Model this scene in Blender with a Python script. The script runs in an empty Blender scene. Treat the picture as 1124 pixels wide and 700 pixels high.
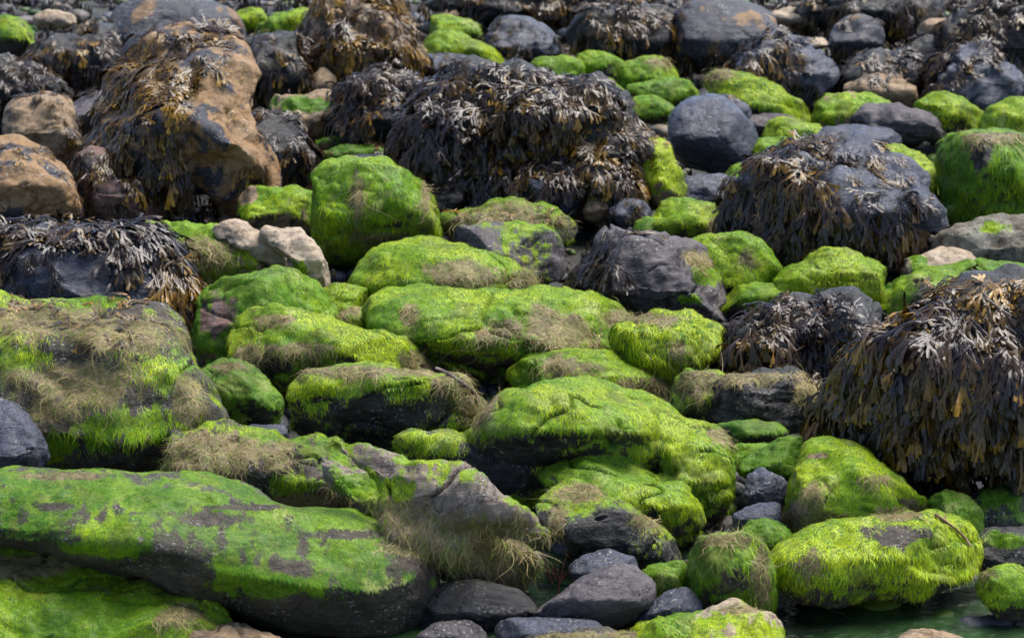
import bpy, math, random
import numpy as np
from mathutils import Vector
from mathutils.bvhtree import BVHTree

random.seed(7)
rng = np.random.default_rng(11)
scene = bpy.context.scene
COL = scene.collection

# ------------------------------------------------------------------ camera frame
W, H = 1124.0, 700.0
F = 562.0 / math.tan(math.radians(10.0))
PITCH = math.radians(14.0)
CAM = np.array([0.0, 0.0, 3.9])
RIGHT = np.array([1.0, 0.0, 0.0])
FWD = np.array([0.0, math.cos(PITCH), -math.sin(PITCH)])
UP = np.array([0.0, math.sin(PITCH), math.cos(PITCH)])
SLOPE, Y0 = 0.0826, 10.56           # the beach rises away from the camera


def at(x, y, D):
    """photo position (x, y) at distance D along the view axis -> world"""
    x = np.asarray(x, float); y = np.asarray(y, float); D = np.asarray(D, float)
    a = ((x - 562.0) / F * D)[..., None]
    b = (-(y - 350.0) / F * D)[..., None]
    return CAM + FWD * D[..., None] + RIGHT * a + UP * b


def project(P):
    q = P - CAM
    D = q @ FWD
    return 562.0 + (q @ RIGHT) / D * F, 350.0 - (q @ UP) / D * F, D


def ground_depth(y):
    r = FWD - UP * ((y - 350.0) / F)
    return -(CAM[2] + SLOPE * Y0) / (r[2] - SLOPE * r[1])


# ------------------------------------------------------------------ noise
_G = rng.normal(size=(512, 3)); _G /= np.linalg.norm(_G, axis=1)[:, None]
_PERM = rng.permutation(512)


def gnoise(P):
    P = np.asarray(P, float)
    i = np.floor(P).astype(np.int64); f = P - i
    u = f * f * f * (f * (f * 6 - 15) + 10)
    out = np.zeros(len(P))
    for dx in (0, 1):
        wx = u[:, 0] if dx else 1 - u[:, 0]
        hx = _PERM[(i[:, 0] + dx) & 511]
        for dy in (0, 1):
            wy = wx * (u[:, 1] if dy else 1 - u[:, 1])
            hy = _PERM[(hx + i[:, 1] + dy) & 511]
            for dz in (0, 1):
                w = wy * (u[:, 2] if dz else 1 - u[:, 2])
                g = _G[_PERM[(hy + i[:, 2] + dz) & 511]]
                out += w * ((f[:, 0] - dx) * g[:, 0] + (f[:, 1] - dy) * g[:, 1] + (f[:, 2] - dz) * g[:, 2])
    return out * 1.5


def fbm(P, octv=4):
    s = np.zeros(len(P)); a = 1.0; q = np.array(P, float)
    for k in range(octv):
        s += a * gnoise(q); q = q * 2.03 + 17.3; a *= 0.5
    return s


# ------------------------------------------------------------------ materials
def new_mat(name):
    m = bpy.data.materials.new(name); m.use_nodes = True
    nt = m.node_tree
    return m, nt, nt.nodes['Principled BSDF']


def nd(nt, t, **kw):
    n = nt.nodes.new(t)
    for k, v in kw.items():
        if k in n.inputs: n.inputs[k].default_value = v
        else: setattr(n, k, v)
    return n


def noise_node(nt, scale, detail=6.0, rough=0.6, dist=0.0):
    g = nt.nodes.get('POS')
    if g is None:
        g = nt.nodes.new('ShaderNodeNewGeometry'); g.name = 'POS'
    n = nd(nt, 'ShaderNodeTexNoise')
    n.inputs['Scale'].default_value = scale; n.inputs['Detail'].default_value = detail
    n.inputs['Roughness'].default_value = rough; n.inputs['Distortion'].default_value = dist
    nt.links.new(g.outputs['Position'], n.inputs['Vector'])
    return n.outputs['Fac']


def ramp(nt, src, a, b, ca=(0, 0, 0, 1), cb=(1, 1, 1, 1)):
    r = nd(nt, 'ShaderNodeValToRGB')
    r.color_ramp.elements[0].position = a; r.color_ramp.elements[1].position = b
    r.color_ramp.elements[0].color = ca; r.color_ramp.elements[1].color = cb
    nt.links.new(src, r.inputs[0])
    return r.outputs[0]


def mix(nt, fac, a, b, mode='MIX'):
    m = nd(nt, 'ShaderNodeMix', data_type='RGBA', blend_type=mode)
    for sock, v in ((m.inputs[0], fac), (m.inputs[6], a), (m.inputs[7], b)):
        if isinstance(v, (int, float)): sock.default_value = v
        elif isinstance(v, tuple): sock.default_value = v if len(v) == 4 else v + (1,)
        else: nt.links.new(v, sock)
    return m.outputs[2]


def math_n(nt, op, a, b, clamp=False):
    m = nd(nt, 'ShaderNodeMath', operation=op); m.use_clamp = clamp
    for sock, v in ((m.inputs[0], a), (m.inputs[1], b)):
        if isinstance(v, (int, float)): sock.default_value = v
        else: nt.links.new(v, sock)
    return m.outputs[0]


def rock_mat(name, c1, c2, c3=None, thr=(0.5, 0.58), pscale=3.0, rough=0.6, spec=0.4, bump=0.5):
    m, nt, b = new_mat(name)
    L = nt.links.new
    c = mix(nt, ramp(nt, noise_node(nt, 5.0, 8, 0.65), 0.35, 0.68), c1, c2)
    if c3:
        c = mix(nt, ramp(nt, noise_node(nt, pscale, 7, 0.62, 0.4), *thr), c, c3)
    # mineral grain and small pale / dark specks
    c = mix(nt, 0.75, c, ramp(nt, noise_node(nt, 38.0, 6, 0.7), 0.30, 0.72, (.35, .35, .36, 1), (1.0, 1.0, 1.0, 1)), 'MULTIPLY')
    vein = math_n(nt, 'ABSOLUTE', math_n(nt, 'SUBTRACT', noise_node(nt, 4.5, 5, 0.6, 0.8), 0.5), 0)
    c = mix(nt, ramp(nt, vein, 0.004, 0.016, (.35, .33, .32, 1), (1, 1, 1, 1)), (0, 0, 0), c, 'MIX') if False else mix(nt, 1.0, c, ramp(nt, vein, 0.003, 0.014, (.38, .36, .35, 1), (1, 1, 1, 1)), 'MULTIPLY')
    # barnacles: pale crusty specks in colonies
    colony = ramp(nt, noise_node(nt, 6.0, 4, 0.6), 0.50, 0.62)
    c = mix(nt, math_n(nt, 'MULTIPLY', colony, ramp(nt, noise_node(nt, 75.0, 2, 0.5), 0.60, 0.66)), c, (0.36, 0.33, 0.28))
    # algae film and dry weed felt where they grow (per-vertex cover grown on the mesh)
    at_m = nd(nt, 'ShaderNodeAttribute', attribute_name='algae')
    at_s = nd(nt, 'ShaderNodeAttribute', attribute_name='felt')
    n1 = noise_node(nt, 22.0, 6, 0.7)
    fm = math_n(nt, 'ADD', at_m.outputs['Fac'], math_n(nt, 'MULTIPLY', math_n(nt, 'SUBTRACT', n1, 0.5), 1.1))
    fm = ramp(nt, fm, 0.40, 0.62)
    green = mix(nt, ramp(nt, noise_node(nt, 14.0, 8, 0.75), 0.38, 0.68), (0.030, 0.105, 0.004), (0.26, 0.37, 0.008))
    green = mix(nt, ramp(nt, noise_node(nt, 7.0, 8, 0.7, 0.6), 0.53, 0.70), green, (0.12, 0.10, 0.032))
    oi = nd(nt, 'ShaderNodeObjectInfo')
    green = mix(nt, math_n(nt, 'MULTIPLY', oi.outputs['Random'], 0.55), green, (0.045, 0.150, 0.006))
    fs = math_n(nt, 'ADD', at_s.outputs['Fac'], math_n(nt, 'MULTIPLY', math_n(nt, 'SUBTRACT', n1, 0.5), 1.0))
    fs = ramp(nt, fs, 0.40, 0.66)
    felt = mix(nt, ramp(nt, noise_node(nt, 30.0, 6, 0.75), 0.35, 0.66), (0.09, 0.066, 0.042), (0.32, 0.24, 0.12))
    c = mix(nt, fs, c, felt)
    c = mix(nt, fm, c, green)
    L(c, b.inputs['Base Color'])
    r = mix(nt, fm, mix(nt, ramp(nt, noise_node(nt, 9.0, 5, 0.6), 0.35, 0.7), (rough,) * 3, (min(1, rough + 0.22),) * 3), (0.75,) * 3)
    L(r, b.inputs['Roughness'])
    b.inputs['Specular IOR Level'].default_value = spec
    bp1 = nd(nt, 'ShaderNodeBump'); bp1.inputs['Strength'].default_value = bump; bp1.inputs['Distance'].default_value = 0.03
    L(noise_node(nt, 26.0, 10, 0.68), bp1.inputs['Height'])
    bp2 = nd(nt, 'ShaderNodeBump'); bp2.inputs['Strength'].default_value = bump; bp2.inputs['Distance'].default_value = 0.008
    L(noise_node(nt, 120.0, 4, 0.6), bp2.inputs['Height'])
    # bedding planes running through the stone
    mp = nd(nt, 'ShaderNodeMapping'); mp.inputs['Scale'].default_value = (1.0, 1.0, 6.0); mp.inputs['Rotation'].default_value = (0.12, 0.2, 0)
    L(nt.nodes['POS'].outputs['Position'], mp.inputs['Vector'])
    bed = nd(nt, 'ShaderNodeTexNoise'); bed.inputs['Scale'].default_value = 7.0; bed.inputs['Detail'].default_value = 8; bed.inputs['Roughness'].default_value = 0.7
    L(mp.outputs[0], bed.inputs['Vector'])
    bp3 = nd(nt, 'ShaderNodeBump'); bp3.inputs['Strength'].default_value = bump; bp3.inputs['Distance'].default_value = 0.035
    L(bed.outputs['Fac'], bp3.inputs['Height']); L(bp3.outputs[0], bp1.inputs['Normal'])
    L(bp1.outputs[0], bp2.inputs['Normal']); L(bp2.outputs[0], b.inputs['Normal'])
    return m


M = {
    'slate': rock_mat('slate', (0.042, 0.049, 0.078), (0.098, 0.106, 0.148), (0.15, 0.125, 0.10), (0.58, 0.72), 4.0, 0.2, 0.5, 0.6),
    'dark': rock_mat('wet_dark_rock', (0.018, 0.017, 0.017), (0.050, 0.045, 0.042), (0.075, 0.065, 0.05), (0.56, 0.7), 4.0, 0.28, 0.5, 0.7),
    'tan': rock_mat('tan_sandstone', (0.30, 0.195, 0.105), (0.40, 0.285, 0.17), (0.13, 0.10, 0.075), (0.54, 0.66), 4.0, 0.62, 0.35, 0.4),
    'ochre': rock_mat('ochre_lichened_rock', (0.31, 0.165, 0.055), (0.37, 0.235, 0.12), (0.050, 0.050, 0.065), (0.52, 0.56), 3.2, 0.55, 0.4, 0.5),
    'spotted': rock_mat('slate_with_ochre_lichen', (0.034, 0.036, 0.050), (0.066, 0.066, 0.084), (0.27, 0.155, 0.065), (0.56, 0.60), 3.4, 0.45, 0.45, 0.5),
    'grey': rock_mat('grey_brown_rock', (0.038, 0.032, 0.021), (0.145, 0.112, 0.074), (0.040, 0.036, 0.026), (0.52, 0.64), 5.0, 0.5, 0.42, 0.7),
    'mauve': rock_mat('mauve_grey_rock', (0.070, 0.058, 0.064), (0.145, 0.122, 0.126), (0.075, 0.062, 0.068), (0.55, 0.66), 4.0, 0.45, 0.42, 0.55),
    'pink': rock_mat('pink_brown_rock', (0.20, 0.105, 0.075), (0.29, 0.175, 0.135), (0.09, 0.07, 0.07), (0.52, 0.62), 5.0, 0.55, 0.4, 0.55),
    'rim': rock_mat('pinkish_tan_rock', (0.25, 0.185, 0.145), (0.38, 0.29, 0.23), (0.13, 0.10, 0.085), (0.55, 0.68), 5.0, 0.5, 0.4, 0.6),
    'pale': rock_mat('pale_sandstone', (0.42, 0.31, 0.205), (0.50, 0.40, 0.29), (0.26, 0.185, 0.11), (0.54, 0.68), 4.0, 0.6, 0.35, 0.3),
    'crust': rock_mat('barnacle_crusted_rock', (0.26, 0.235, 0.175), (0.42, 0.40, 0.33), (0.15, 0.12, 0.085), (0.50, 0.62), 7.0, 0.75, 0.25, 1.0),
}


def fibre_mat(name, rough, spec, trans=0.0):
    m, nt, b = new_mat(name)
    a = nd(nt, 'ShaderNodeAttribute', attribute_name='tint')
    nt.links.new(a.outputs['Color'], b.inputs['Base Color'])
    b.inputs['Roughness'].default_value = rough
    b.inputs['Specular IOR Level'].default_value = spec
    return m


M['algae'] = fibre_mat('green_algae', 0.45, 0.2)
M['felt'] = fibre_mat('dried_weed', 0.5, 0.2)
# seaweed: leathery, wet, faintly mottled
m, nt, b = new_mat('seaweed')
a = nd(nt, 'ShaderNodeAttribute', attribute_name='tint')
c = mix(nt, 0.7, a.outputs['Color'], ramp(nt, noise_node(nt, 40.0, 5, 0.7), 0.3, 0.7, (.4, .4, .42, 1), (1.25, 1.2, 1.1, 1)), 'MULTIPLY')
nt.links.new(c, b.inputs['Base Color'])
b.inputs['Specular IOR Level'].default_value = 0.34
nt.links.new(ramp(nt, noise_node(nt, 25.0, 4, 0.6), 0.3, 0.7, (.14,) * 3 + (1,), (.40,) * 3 + (1,)), b.inputs['Roughness'])
bp = nd(nt, 'ShaderNodeBump'); bp.inputs['Strength'].default_value = 0.35; bp.inputs['Distance'].default_value = 0.006
nt.links.new(noise_node(nt, 70.0, 5, 0.6), bp.inputs['Height']); nt.links.new(bp.outputs[0], b.inputs['Normal'])
M['weed'] = m


# ------------------------------------------------------------------ mesh helpers
def mesh_from(name, V, faces_flat, loop_tot):
    """V (n,3); faces_flat: flat vertex indices; loop_tot: verts per face (array)"""
    me = bpy.data.meshes.new(name)
    V = np.ascontiguousarray(V, dtype=np.float32)
    me.vertices.add(len(V)); me.vertices.foreach_set('co', V.ravel())
    me.loops.add(len(faces_flat)); me.loops.foreach_set('vertex_index', np.asarray(faces_flat, dtype=np.int32))
    lt = np.asarray(loop_tot, dtype=np.int32)
    ls = np.concatenate([[0], np.cumsum(lt)[:-1]]).astype(np.int32)
    me.polygons.add(len(lt)); me.polygons.foreach_set('loop_start', ls)
    me.polygons.foreach_set('use_smooth', np.ones(len(lt), dtype=bool))
    me.update(calc_edges=True)
    return me


def set_tint(me, C):
    at_ = me.attributes.new('tint', 'FLOAT_COLOR', 'POINT')
    C4 = np.ones((len(C), 4), dtype=np.float32); C4[:, :3] = C
    at_.data.foreach_set('color', C4.ravel())


def set_float(me, name, v):
    at_ = me.attributes.new(name, 'FLOAT', 'POINT')
    at_.data.foreach_set('value', np.asarray(v, dtype=np.float32))


def link(name, me, mat, parent=None, loc=None):
    o = bpy.data.objects.new(name, me); COL.objects.link(o)
    me.materials.append(mat)
    if loc is not None: o.location = loc
    if parent is not None: o.parent = parent
    return o


def tag(o, label=None, cat=None, group=None, kind=None):
    for k, v in (('label', label), ('category', cat), ('group', group), ('kind', kind)):
        if v: o[k] = v
    return o


def pts(s):
    return np.array([[float(t) for t in q.split(',')] for q in s.split()])


def ray_radius(poly, c, ang):
    """distance from c to the outline along each angle"""
    out = np.zeros(len(ang))
    A = poly - c; B = np.roll(poly, -1, axis=0) - c
    for k, t in enumerate(ang):
        d = np.array([math.cos(t), math.sin(t)])
        e = B - A
        den = d[0] * e[:, 1] - d[1] * e[:, 0]
        with np.errstate(divide='ignore', invalid='ignore'):
            s = (A[:, 0] * e[:, 1] - A[:, 1] * e[:, 0]) / den
            u = (A[:, 0] * d[1] - A[:, 1] * d[0]) / den
        ok = (np.abs(den) > 1e-9) & (u >= -1e-6) & (u <= 1 + 1e-6) & (s > 0)
        out[k] = s[ok].max() if ok.any() else 0
    bad = out <= 0
    if bad.any(): out[bad] = out[~bad].mean()
    return out


def lobe(poly, D, ap, T, lean, p, k, back, under):
    """one rounded mass of rock with its own distance and thickness; outline poly in photo units"""
    lo, hi = poly.min(0), poly.max(0)
    c = lo + (hi - lo) * np.array(ap)
    NA, NR = 72, 30
    ang = np.arange(NA) * 2 * math.pi / NA
    r = ray_radius(poly, c, ang)
    r = (np.roll(r, 1) + np.roll(r, -1)) * 0.25 + r * 0.5
    w, h = hi - lo
    Tm = T * 0.5 * math.sqrt(w * h) * D / F
    V = []
    phis = np.linspace(0, math.pi, NR + 1)
    for ph in phis[1:-1]:
        rho = math.sin(ph)
        zf = (1 - rho ** p) ** (1 / p)
        x = c[0] + r * rho * np.cos(ang)
        dy = r * rho * np.sin(ang)
        dy = np.where(dy > 0, dy * k, dy)
        y = c[1] + dy
        dz = (-Tm if ph < math.pi / 2 else Tm * back) * zf + np.where(y < c[1], lean * (c[1] - y), under * (y - c[1])) * D / F
        V.append(at(x, y, D + dz))
    front = at(c[0], c[1], D - Tm)[None]; rear = at(c[0], c[1], D + Tm * back)[None]
    V = np.concatenate([front] + V + [rear])
    Fc = []
    for a in range(NA):
        Fc.append((0, 1 + a, 1 + (a + 1) % NA))
        n = len(V) - 1; b0 = 1 + (NR - 2) * NA
        Fc.append((n, b0 + (a + 1) % NA, b0 + a))
        for j in range(NR - 2):
            q0 = 1 + j * NA
            Fc.append((q0 + a, q0 + NA + a, q0 + NA + (a + 1) % NA, q0 + (a + 1) % NA))
    return V, Fc, Tm


ROCKS = []


def R(kind, label, mat, *polys, **kw):
    ROCKS.append(dict(kind=kind, label=label, mat=mat, polys=[pts(q) if isinstance(q, str) else (pts(q[0]), q[1]) for q in polys], kw=kw))
# ------------------------------------------------------------------ the rocks
# R(kind, label, rock type, outlines..., options)
#   T thickness, lean how far the top falls back, ap nearest point, k how deep it is bedded, gy where it meets the ground
#   moss 0-1, hue 0 yellow-green .. 1 deep green, straw / bare / green: patches, w: seaweed (cx, cy, rx, ry, length, tone, density)
GM, SL, WD, TN = 'moss covered boulders', 'bare slate rocks', 'seaweed draped boulders', 'tan and ochre stones'

# --- far row, left
R('boulder', 'dark slate dome with ochre lichen behind the big seaweed boulder', 'spotted', '120,25 130,5 150,-5 200,-8 235,5 258,15 268,35 268,60 250,75 200,80 150,80 118,60', g=SL, T=.8, w=[(128, 38, 12, 22, 18, 1, 1)])
R('boulder', 'large tan boulder with seaweed combed over its top and a bare ochre face', 'ochre', ('92,160 115,95 150,48 185,24 220,40 232,100 236,170 205,222 130,222 100,205', dict(lean=1.2)), ('190,40 222,18 247,27 263,45 277,70 282,110 292,160 302,200 285,226 240,234 212,200 192,130', dict(T=.9, lean=1.2)), g=TN, sweep=(-.35, 0, 0), rough=1.1, facet=3, gy=240, lean=1.2,
  w=[(175, 70, 62, 38, 28, 1.3, 2.0), (145, 115, 55, 45, 30, 1.5, 2.0), (165, 172, 45, 40, 32, 1.0, 1.6), (140, 185, 40, 25, 28, .5, 1.5), (262, 132, 26, 10, 16, 1.9, 1.4), (288, 175, 12, 40, 24, .8, 1.5)])
R('rock', 'tilted smooth grey slab left of the seaweed combed boulder', 'mauve', '55,140 75,118 105,102 135,95 150,105 150,122 125,138 90,150 65,152', g=SL, T=.7, lean=1.2, w=[(110, 96, 45, 9, 24, .6, 1.3), (60, 138, 18, 14, 20, 1, 1.2)])
R('boulder', 'rounded tan boulder beside the tilted grey slab', 'tan', '5,125 15,110 45,98 68,103 82,120 88,150 90,185 20,180 3,152', g=TN, T=.8, w=[(75, 160, 22, 22, 20, 1, 1)])
R('boulder', 'big ochre boulder patched with slate blue at the left edge', 'ochre', '-50,175 -12,152 12,147 36,158 60,182 80,203 92,226 90,250 60,262 -50,262', g=TN, T=.9, ap=(.55, .5), w=[(60, 170, 30, 8, 16, 1.6, 1)])
R('boulder', 'pinkish brown rock below the seaweed combed boulder', 'pink', '70,182 95,163 118,162 128,188 165,193 180,212 172,242 120,250 88,240', g=TN, T=.7, facet=6, w=[(92, 195, 16, 24, 22, .8, 1.6), (150, 205, 30, 14, 22, 1, .8)])
R('boulder', 'seaweed heap left of the dark slate dome', 'dark', '35,65 60,38 95,28 125,30 135,62 118,100 80,112 40,105 20,85', g=WD, w=[(80, 65, 62, 45, 24, .7, 2.6)])
R('boulder', 'low seaweed mound at the left edge, purple black and matted', 'dark', '-40,80 0,62 40,70 70,90 72,115 40,128 -40,130', g=WD, w=[(20, 90, 60, 32, 22, .4, 2.4)])
R('stone', 'pale green stone at the far left edge', 'grey', '-20,28 5,18 30,22 46,30 42,48 10,60 -20,60', g=GM, moss=.62, hue=.4, T=.7)
R('stone', 'pale tan stone behind the pale green stone', 'pale', '35,17 55,10 80,15 87,25 65,34 40,30', g=TN)
R('boulder', 'tan block wearing a dark green band of algae across its middle', 'tan', '288,112 297,99 330,104 362,98 373,104 378,116 372,150 345,160 312,140 297,124', g=GM, T=.8, green=[(333, 116, 38, 10)], hue=.9, facet=4)
R('stone', 'tan stone upright behind the green banded block', 'tan', '338,90 350,72 364,77 372,98 362,112 342,108', g=TN, T=.7)
R('boulder', 'tall seaweed covered boulder right of the dark slate dome', 'tan', '335,30 345,4 380,-12 430,-8 455,8 466,30 466,65 450,92 420,105 370,100 345,75', g=WD, w=[(400, 25, 75, 42, 30, 1.3, 2.4), (410, 65, 62, 36, 30, 1.5, 2.2)])
R('boulder', 'seaweed mound filling the hollow beside the tan upright stone', 'dark', '268,75 285,42 320,32 346,50 345,90 318,112 285,112', g=WD, w=[(305, 72, 44, 42, 26, .6, 2.4)])
R('stone', 'small tan stone poking out of seaweed near the top', 'pale', '343,42 357,34 373,40 374,52 350,54', g=TN)
R('stone', 'yellow green stone right behind the dark slate dome', 'grey', '256,22 262,11 285,8 296,15 292,32 262,36', g=GM, moss=.9, hue=.1)
R('stone', 'flat yellow green stone beside the tall seaweed covered boulder', 'grey', '280,32 300,18 335,9 346,16 330,32 295,44 270,44', g=GM, moss=.8, hue=.2)
# --- far row, middle
R('boulder', 'flat topped yellow green boulder at the upper middle', 'grey', '460,27 470,17 500,17 525,25 532,44 500,52 463,50', g=GM, moss=.85, hue=.1)
R('boulder', 'sloping bright green rock under the flat topped yellow green boulder', 'grey', '463,50 480,36 508,36 526,45 548,58 556,76 530,80 490,70 464,62', g=GM, moss=.85, hue=.3)
R('boulder', 'slate boulder with a wet flat face and seaweed hair at its left', 'slate', '523,40 540,22 560,17 600,21 614,34 614,60 580,70 545,62 528,54', g=SL, facet=6, w=[(545, 24, 28, 12, 20, .7, 1.6), (618, 45, 16, 22, 22, .5, 1.8)])
R('boulder', 'round seaweed covered boulder right of the wet flat faced slate', 'dark', '630,40 645,10 690,-2 722,6 740,26 740,65 715,78 680,72 645,65', g=WD, w=[(688, 32, 58, 42, 26, .9, 2.6)])
R('boulder', 'seaweed covered ridge along the top between two round boulders', 'dark', '455,2 500,-12 560,-16 640,-14 720,-12 735,4 700,16 620,22 540,18 480,16', g=WD, w=[(600, 2, 140, 16, 22, .9, 2.4)])
R('stone', 'tan stone below the seaweed ridge at the top', 'tan', '503,12 515,3 535,7 542,16 520,22', g=TN)
R('stone', 'flat tan stone above the flat topped yellow green boulder', 'tan', '474,14 492,8 512,14 512,24 484,24', g=TN)
R('stone', 'wide bright green stone left in the far green cluster', 'grey', '580,77 590,65 615,61 640,65 653,75 645,94 600,96', g=GM, moss=.95, hue=.2)
R('stone', 'olive green stone behind the middle of the far green cluster', 'grey', '628,64 650,57 672,61 684,72 678,92 648,90', g=GM, moss=.72, hue=.4)
R('stone', 'tall rounded green stone with a tan crown in the far green cluster', 'grey', '670,88 684,70 705,62 735,65 750,76 746,98 710,105 682,104', g=GM, moss=.85, hue=.2, straw=[(722, 68, 24, 6)])
R('stone', 'small blue slate pebble wedged in the far green cluster', 'slate', '642,84 650,77 660,78 664,86 652,91', g=SL)
R('stone', 'sloping bright green stone below the blue slate pebble', 'grey', '636,94 650,85 670,87 686,98 690,114 660,118 638,106', g=GM, moss=.98, hue=.2)
R('stone', 'domed bright green stone beside the blue grey slate boulder', 'grey', '686,114 700,106 725,104 739,113 738,130 715,136 694,130', g=GM, moss=.98, hue=.25)
R('stone', 'long mottled green stone above the domed bright green stone', 'grey', '686,97 705,89 735,86 760,90 766,108 740,114 700,108', g=GM, moss=.7, hue=.5)
R('boulder', 'wide low boulder buried under a huge heap of dark seaweed', 'dark', '436,130 468,92 510,78 548,80 566,110 560,160 520,200 480,210 450,195', '525,88 570,72 612,80 655,97 668,125 640,165 560,170 530,130', '620,105 655,96 692,115 712,142 720,180 715,225 670,215 630,170', '468,150 520,138 580,148 604,185 590,225 540,230 500,224 470,214', g=WD, T=.7, lean=.7, gy=232,
  w=[(560, 100, 120, 26, 36, .5, 2.6), (520, 135, 90, 45, 38, .4, 2.4), (610, 130, 90, 38, 36, .7, 2.4), (500, 170, 65, 45, 42, .1, 2.2), (580, 165, 60, 40, 38, .2, 2), (700, 135, 16, 35, 24, 1.6, 1.4)])
R('boulder', 'slate hump with an arc of bare rock in front of the seaweed heap', 'slate', '538,228 563,196 598,166 640,151 682,154 706,174 720,200 724,232 640,238', g=WD, T=.7, lean=.4, ap=(.55, .6),
  w=[(680, 178, 45, 26, 36, .9, 2.4), (610, 195, 55, 26, 36, .5, 2.0), (660, 200, 60, 20, 30, .6, 1.6)])
R('rock', 'grey slab lying just behind the seaweed heap', 'slate', '458,62 490,57 530,65 558,78 530,90 470,86', g=SL, T=.8, lean=1, w=[(480, 62, 22, 8, 16, .6, 1)])
R('boulder', 'seaweed hummock left of the huge heap', 'dark', '365,118 383,85 420,77 452,92 455,135 432,165 400,172 372,160', g=WD, w=[(410, 112, 50, 50, 30, .8, 2.6)])
R('rock', 'thin slate ledge above the vivid green ridged boulder', 'slate', '355,182 388,170 425,169 433,180 400,192 360,194', g=SL, lean=1)
R('stone', 'flat green tan stone beside the seaweed hummock', 'tan', '345,156 382,141 405,148 378,160 352,168', g=GM, moss=.5, hue=.6)
R('stone', 'green streaked flat stone under the seaweed hummock', 'grey', '352,170 375,160 415,158 440,165 432,178 370,180', g=GM, moss=.6, hue=.7, w=[(410, 160, 26, 8, 16, 1, 1)])
R('stone', 'small green stone peeping out under the arc of bare rock', 'grey', '570,204 580,193 605,199 613,222 580,228', g=GM, moss=.85, hue=.8, gy=236)
R('stone', 'upright tan stone at the foot of the slate hump', 'tan', '638,230 652,210 664,212 670,226 664,240 646,242', g=TN, facet=5, gy=244)
R('stone', 'dark slate stone beside the upright tan stone', 'slate', '668,228 685,218 708,220 720,232 712,250 680,250', g=SL, facet=5, w=[(690, 222, 18, 10, 14, .8, 1)])
R('rock', 'low rock matted with straw and orange weed above the mauve rock', 'grey', '480,240 510,228 560,221 602,226 632,240 628,262 560,262 495,258', g=GM, moss=.45, hue=.3, straw=[(560, 240, 70, 14)], lean=.9, w=[(590, 236, 40, 10, 14, 1.9, 1.2), (520, 236, 30, 8, 12, 1.6, 1)])
R('boulder', 'yellow green slope right of the seaweed heap', 'tan', '698,145 716,142 738,160 750,190 756,222 730,235 712,220 702,180', g=GM, moss=.72, hue=0, lean=.7, w=[(716, 160, 12, 28, 16, 2, 1.2)])
# --- far row, right
R('boulder', 'big round slate boulder with orange lichen and a seaweed beard', 'spotted', '730,42 740,15 755,3 790,-3 830,4 854,18 857,42 845,70 815,82 780,82 742,70', g=SL, T=.9, w=[(745, 35, 18, 38, 22, 1.2, 2)])
R('stone', 'pale tan stone behind the round lichened slate boulder', 'pale', '842,14 870,8 900,12 908,24 880,32 848,26', g=TN)
R('stone', 'small pale stone lying behind the seaweed topped slate', 'pale', '872,48 903,40 914,49 892,58', g=TN)
R('boulder', 'slate boulder half hidden by seaweed with a bare blue right side', 'slate', '790,80 820,50 845,32 872,40 892,54 906,64 916,85 914,112 880,118 845,106 812,98', g=WD, w=[(840, 62, 50, 32, 28, .6, 2.2), (812, 85, 28, 14, 22, .9, 1.6)])
R('boulder', 'small round boulder spotted with lichen near the top right', 'spotted', '910,36 925,22 950,17 967,27 972,48 955,68 925,70 910,54', g=TN, w=[(925, 60, 22, 14, 18, .8, 1.4)])
R('stone', 'angular pale tan stone among the top right seaweed', 'tan', '998,32 1020,20 1042,19 1050,30 1042,48 1012,44', g=TN, facet=6)
R('boulder', 'seaweed heap along the top behind the lichen spotted boulder', 'dark', '860,18 900,-4 960,-14 1010,-6 1040,12 1030,30 960,34 900,30', g=WD, w=[(950, 10, 90, 22, 24, .8, 2.4)])
R('boulder', 'seaweed covered boulder in the top right corner', 'dark', '1030,40 1055,6 1090,-5 1150,0 1150,100 1110,90 1078,68 1045,60', g=WD, w=[(1095, 35, 62, 45, 28, .4, 2.6)])
R('boulder', 'blue slate wedge with seaweed on its left shoulder', 'slate', '1006,92 1028,66 1060,50 1082,50 1106,70 1140,95 1140,120 1080,126 1040,122 1012,110', g=WD, T=.8, facet=6, w=[(1030, 72, 30, 26, 26, .6, 2.2)])
R('boulder', 'seaweed hummock left of the blue slate wedge', 'dark', '912,82 938,55 980,54 1008,70 1012,105 980,112 935,112 916,100', g=WD, w=[(962, 78, 50, 30, 24, .5, 2.4)])
R('stone', 'tan stone streaked orange below the seaweed hummock', 'tan', '922,97 944,85 965,76 986,82 1010,103 1008,120 980,118 945,114', g=TN, T=.7, w=[(935, 95, 16, 10, 14, 1.2, 1)])
R('boulder', 'long yellow green boulder sloping down to the right under the round slate boulder', 'grey', '768,90 785,78 815,80 852,95 882,112 892,126 888,142 850,142 812,126 782,112', g=GM, moss=.8, hue=.12, straw=[(790, 82, 22, 8)])
R('boulder', 'smooth blue grey slate boulder, rounded and almost bare', 'slate', '734,135 740,118 755,108 780,103 802,110 815,124 833,150 830,170 812,186 785,190 755,180 734,162', g=SL, T=.9, p=2.6, w=[])
R('rock', 'slate rock tucked behind the blue grey slate boulder', 'slate', '772,110 798,102 820,114 828,135 800,135', g=SL, gy=150)
R('rock', 'flat dark slate stone right of the blue grey slate boulder', 'mauve', '812,132 835,123 866,126 884,136 866,150 824,148', g=SL, lean=.8)
R('stone', 'bright green stone leaning on the flat blue slate', 'grey', '836,146 846,132 866,129 897,138 908,152 898,168 858,164', g=GM, moss=.98, hue=.3)
R('stone', 'pillow shaped bright green stone beside the blue grey slate boulder', 'grey', '826,166 835,154 855,151 879,158 882,172 862,184 832,186', g=GM, moss=.98, hue=.35)
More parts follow.
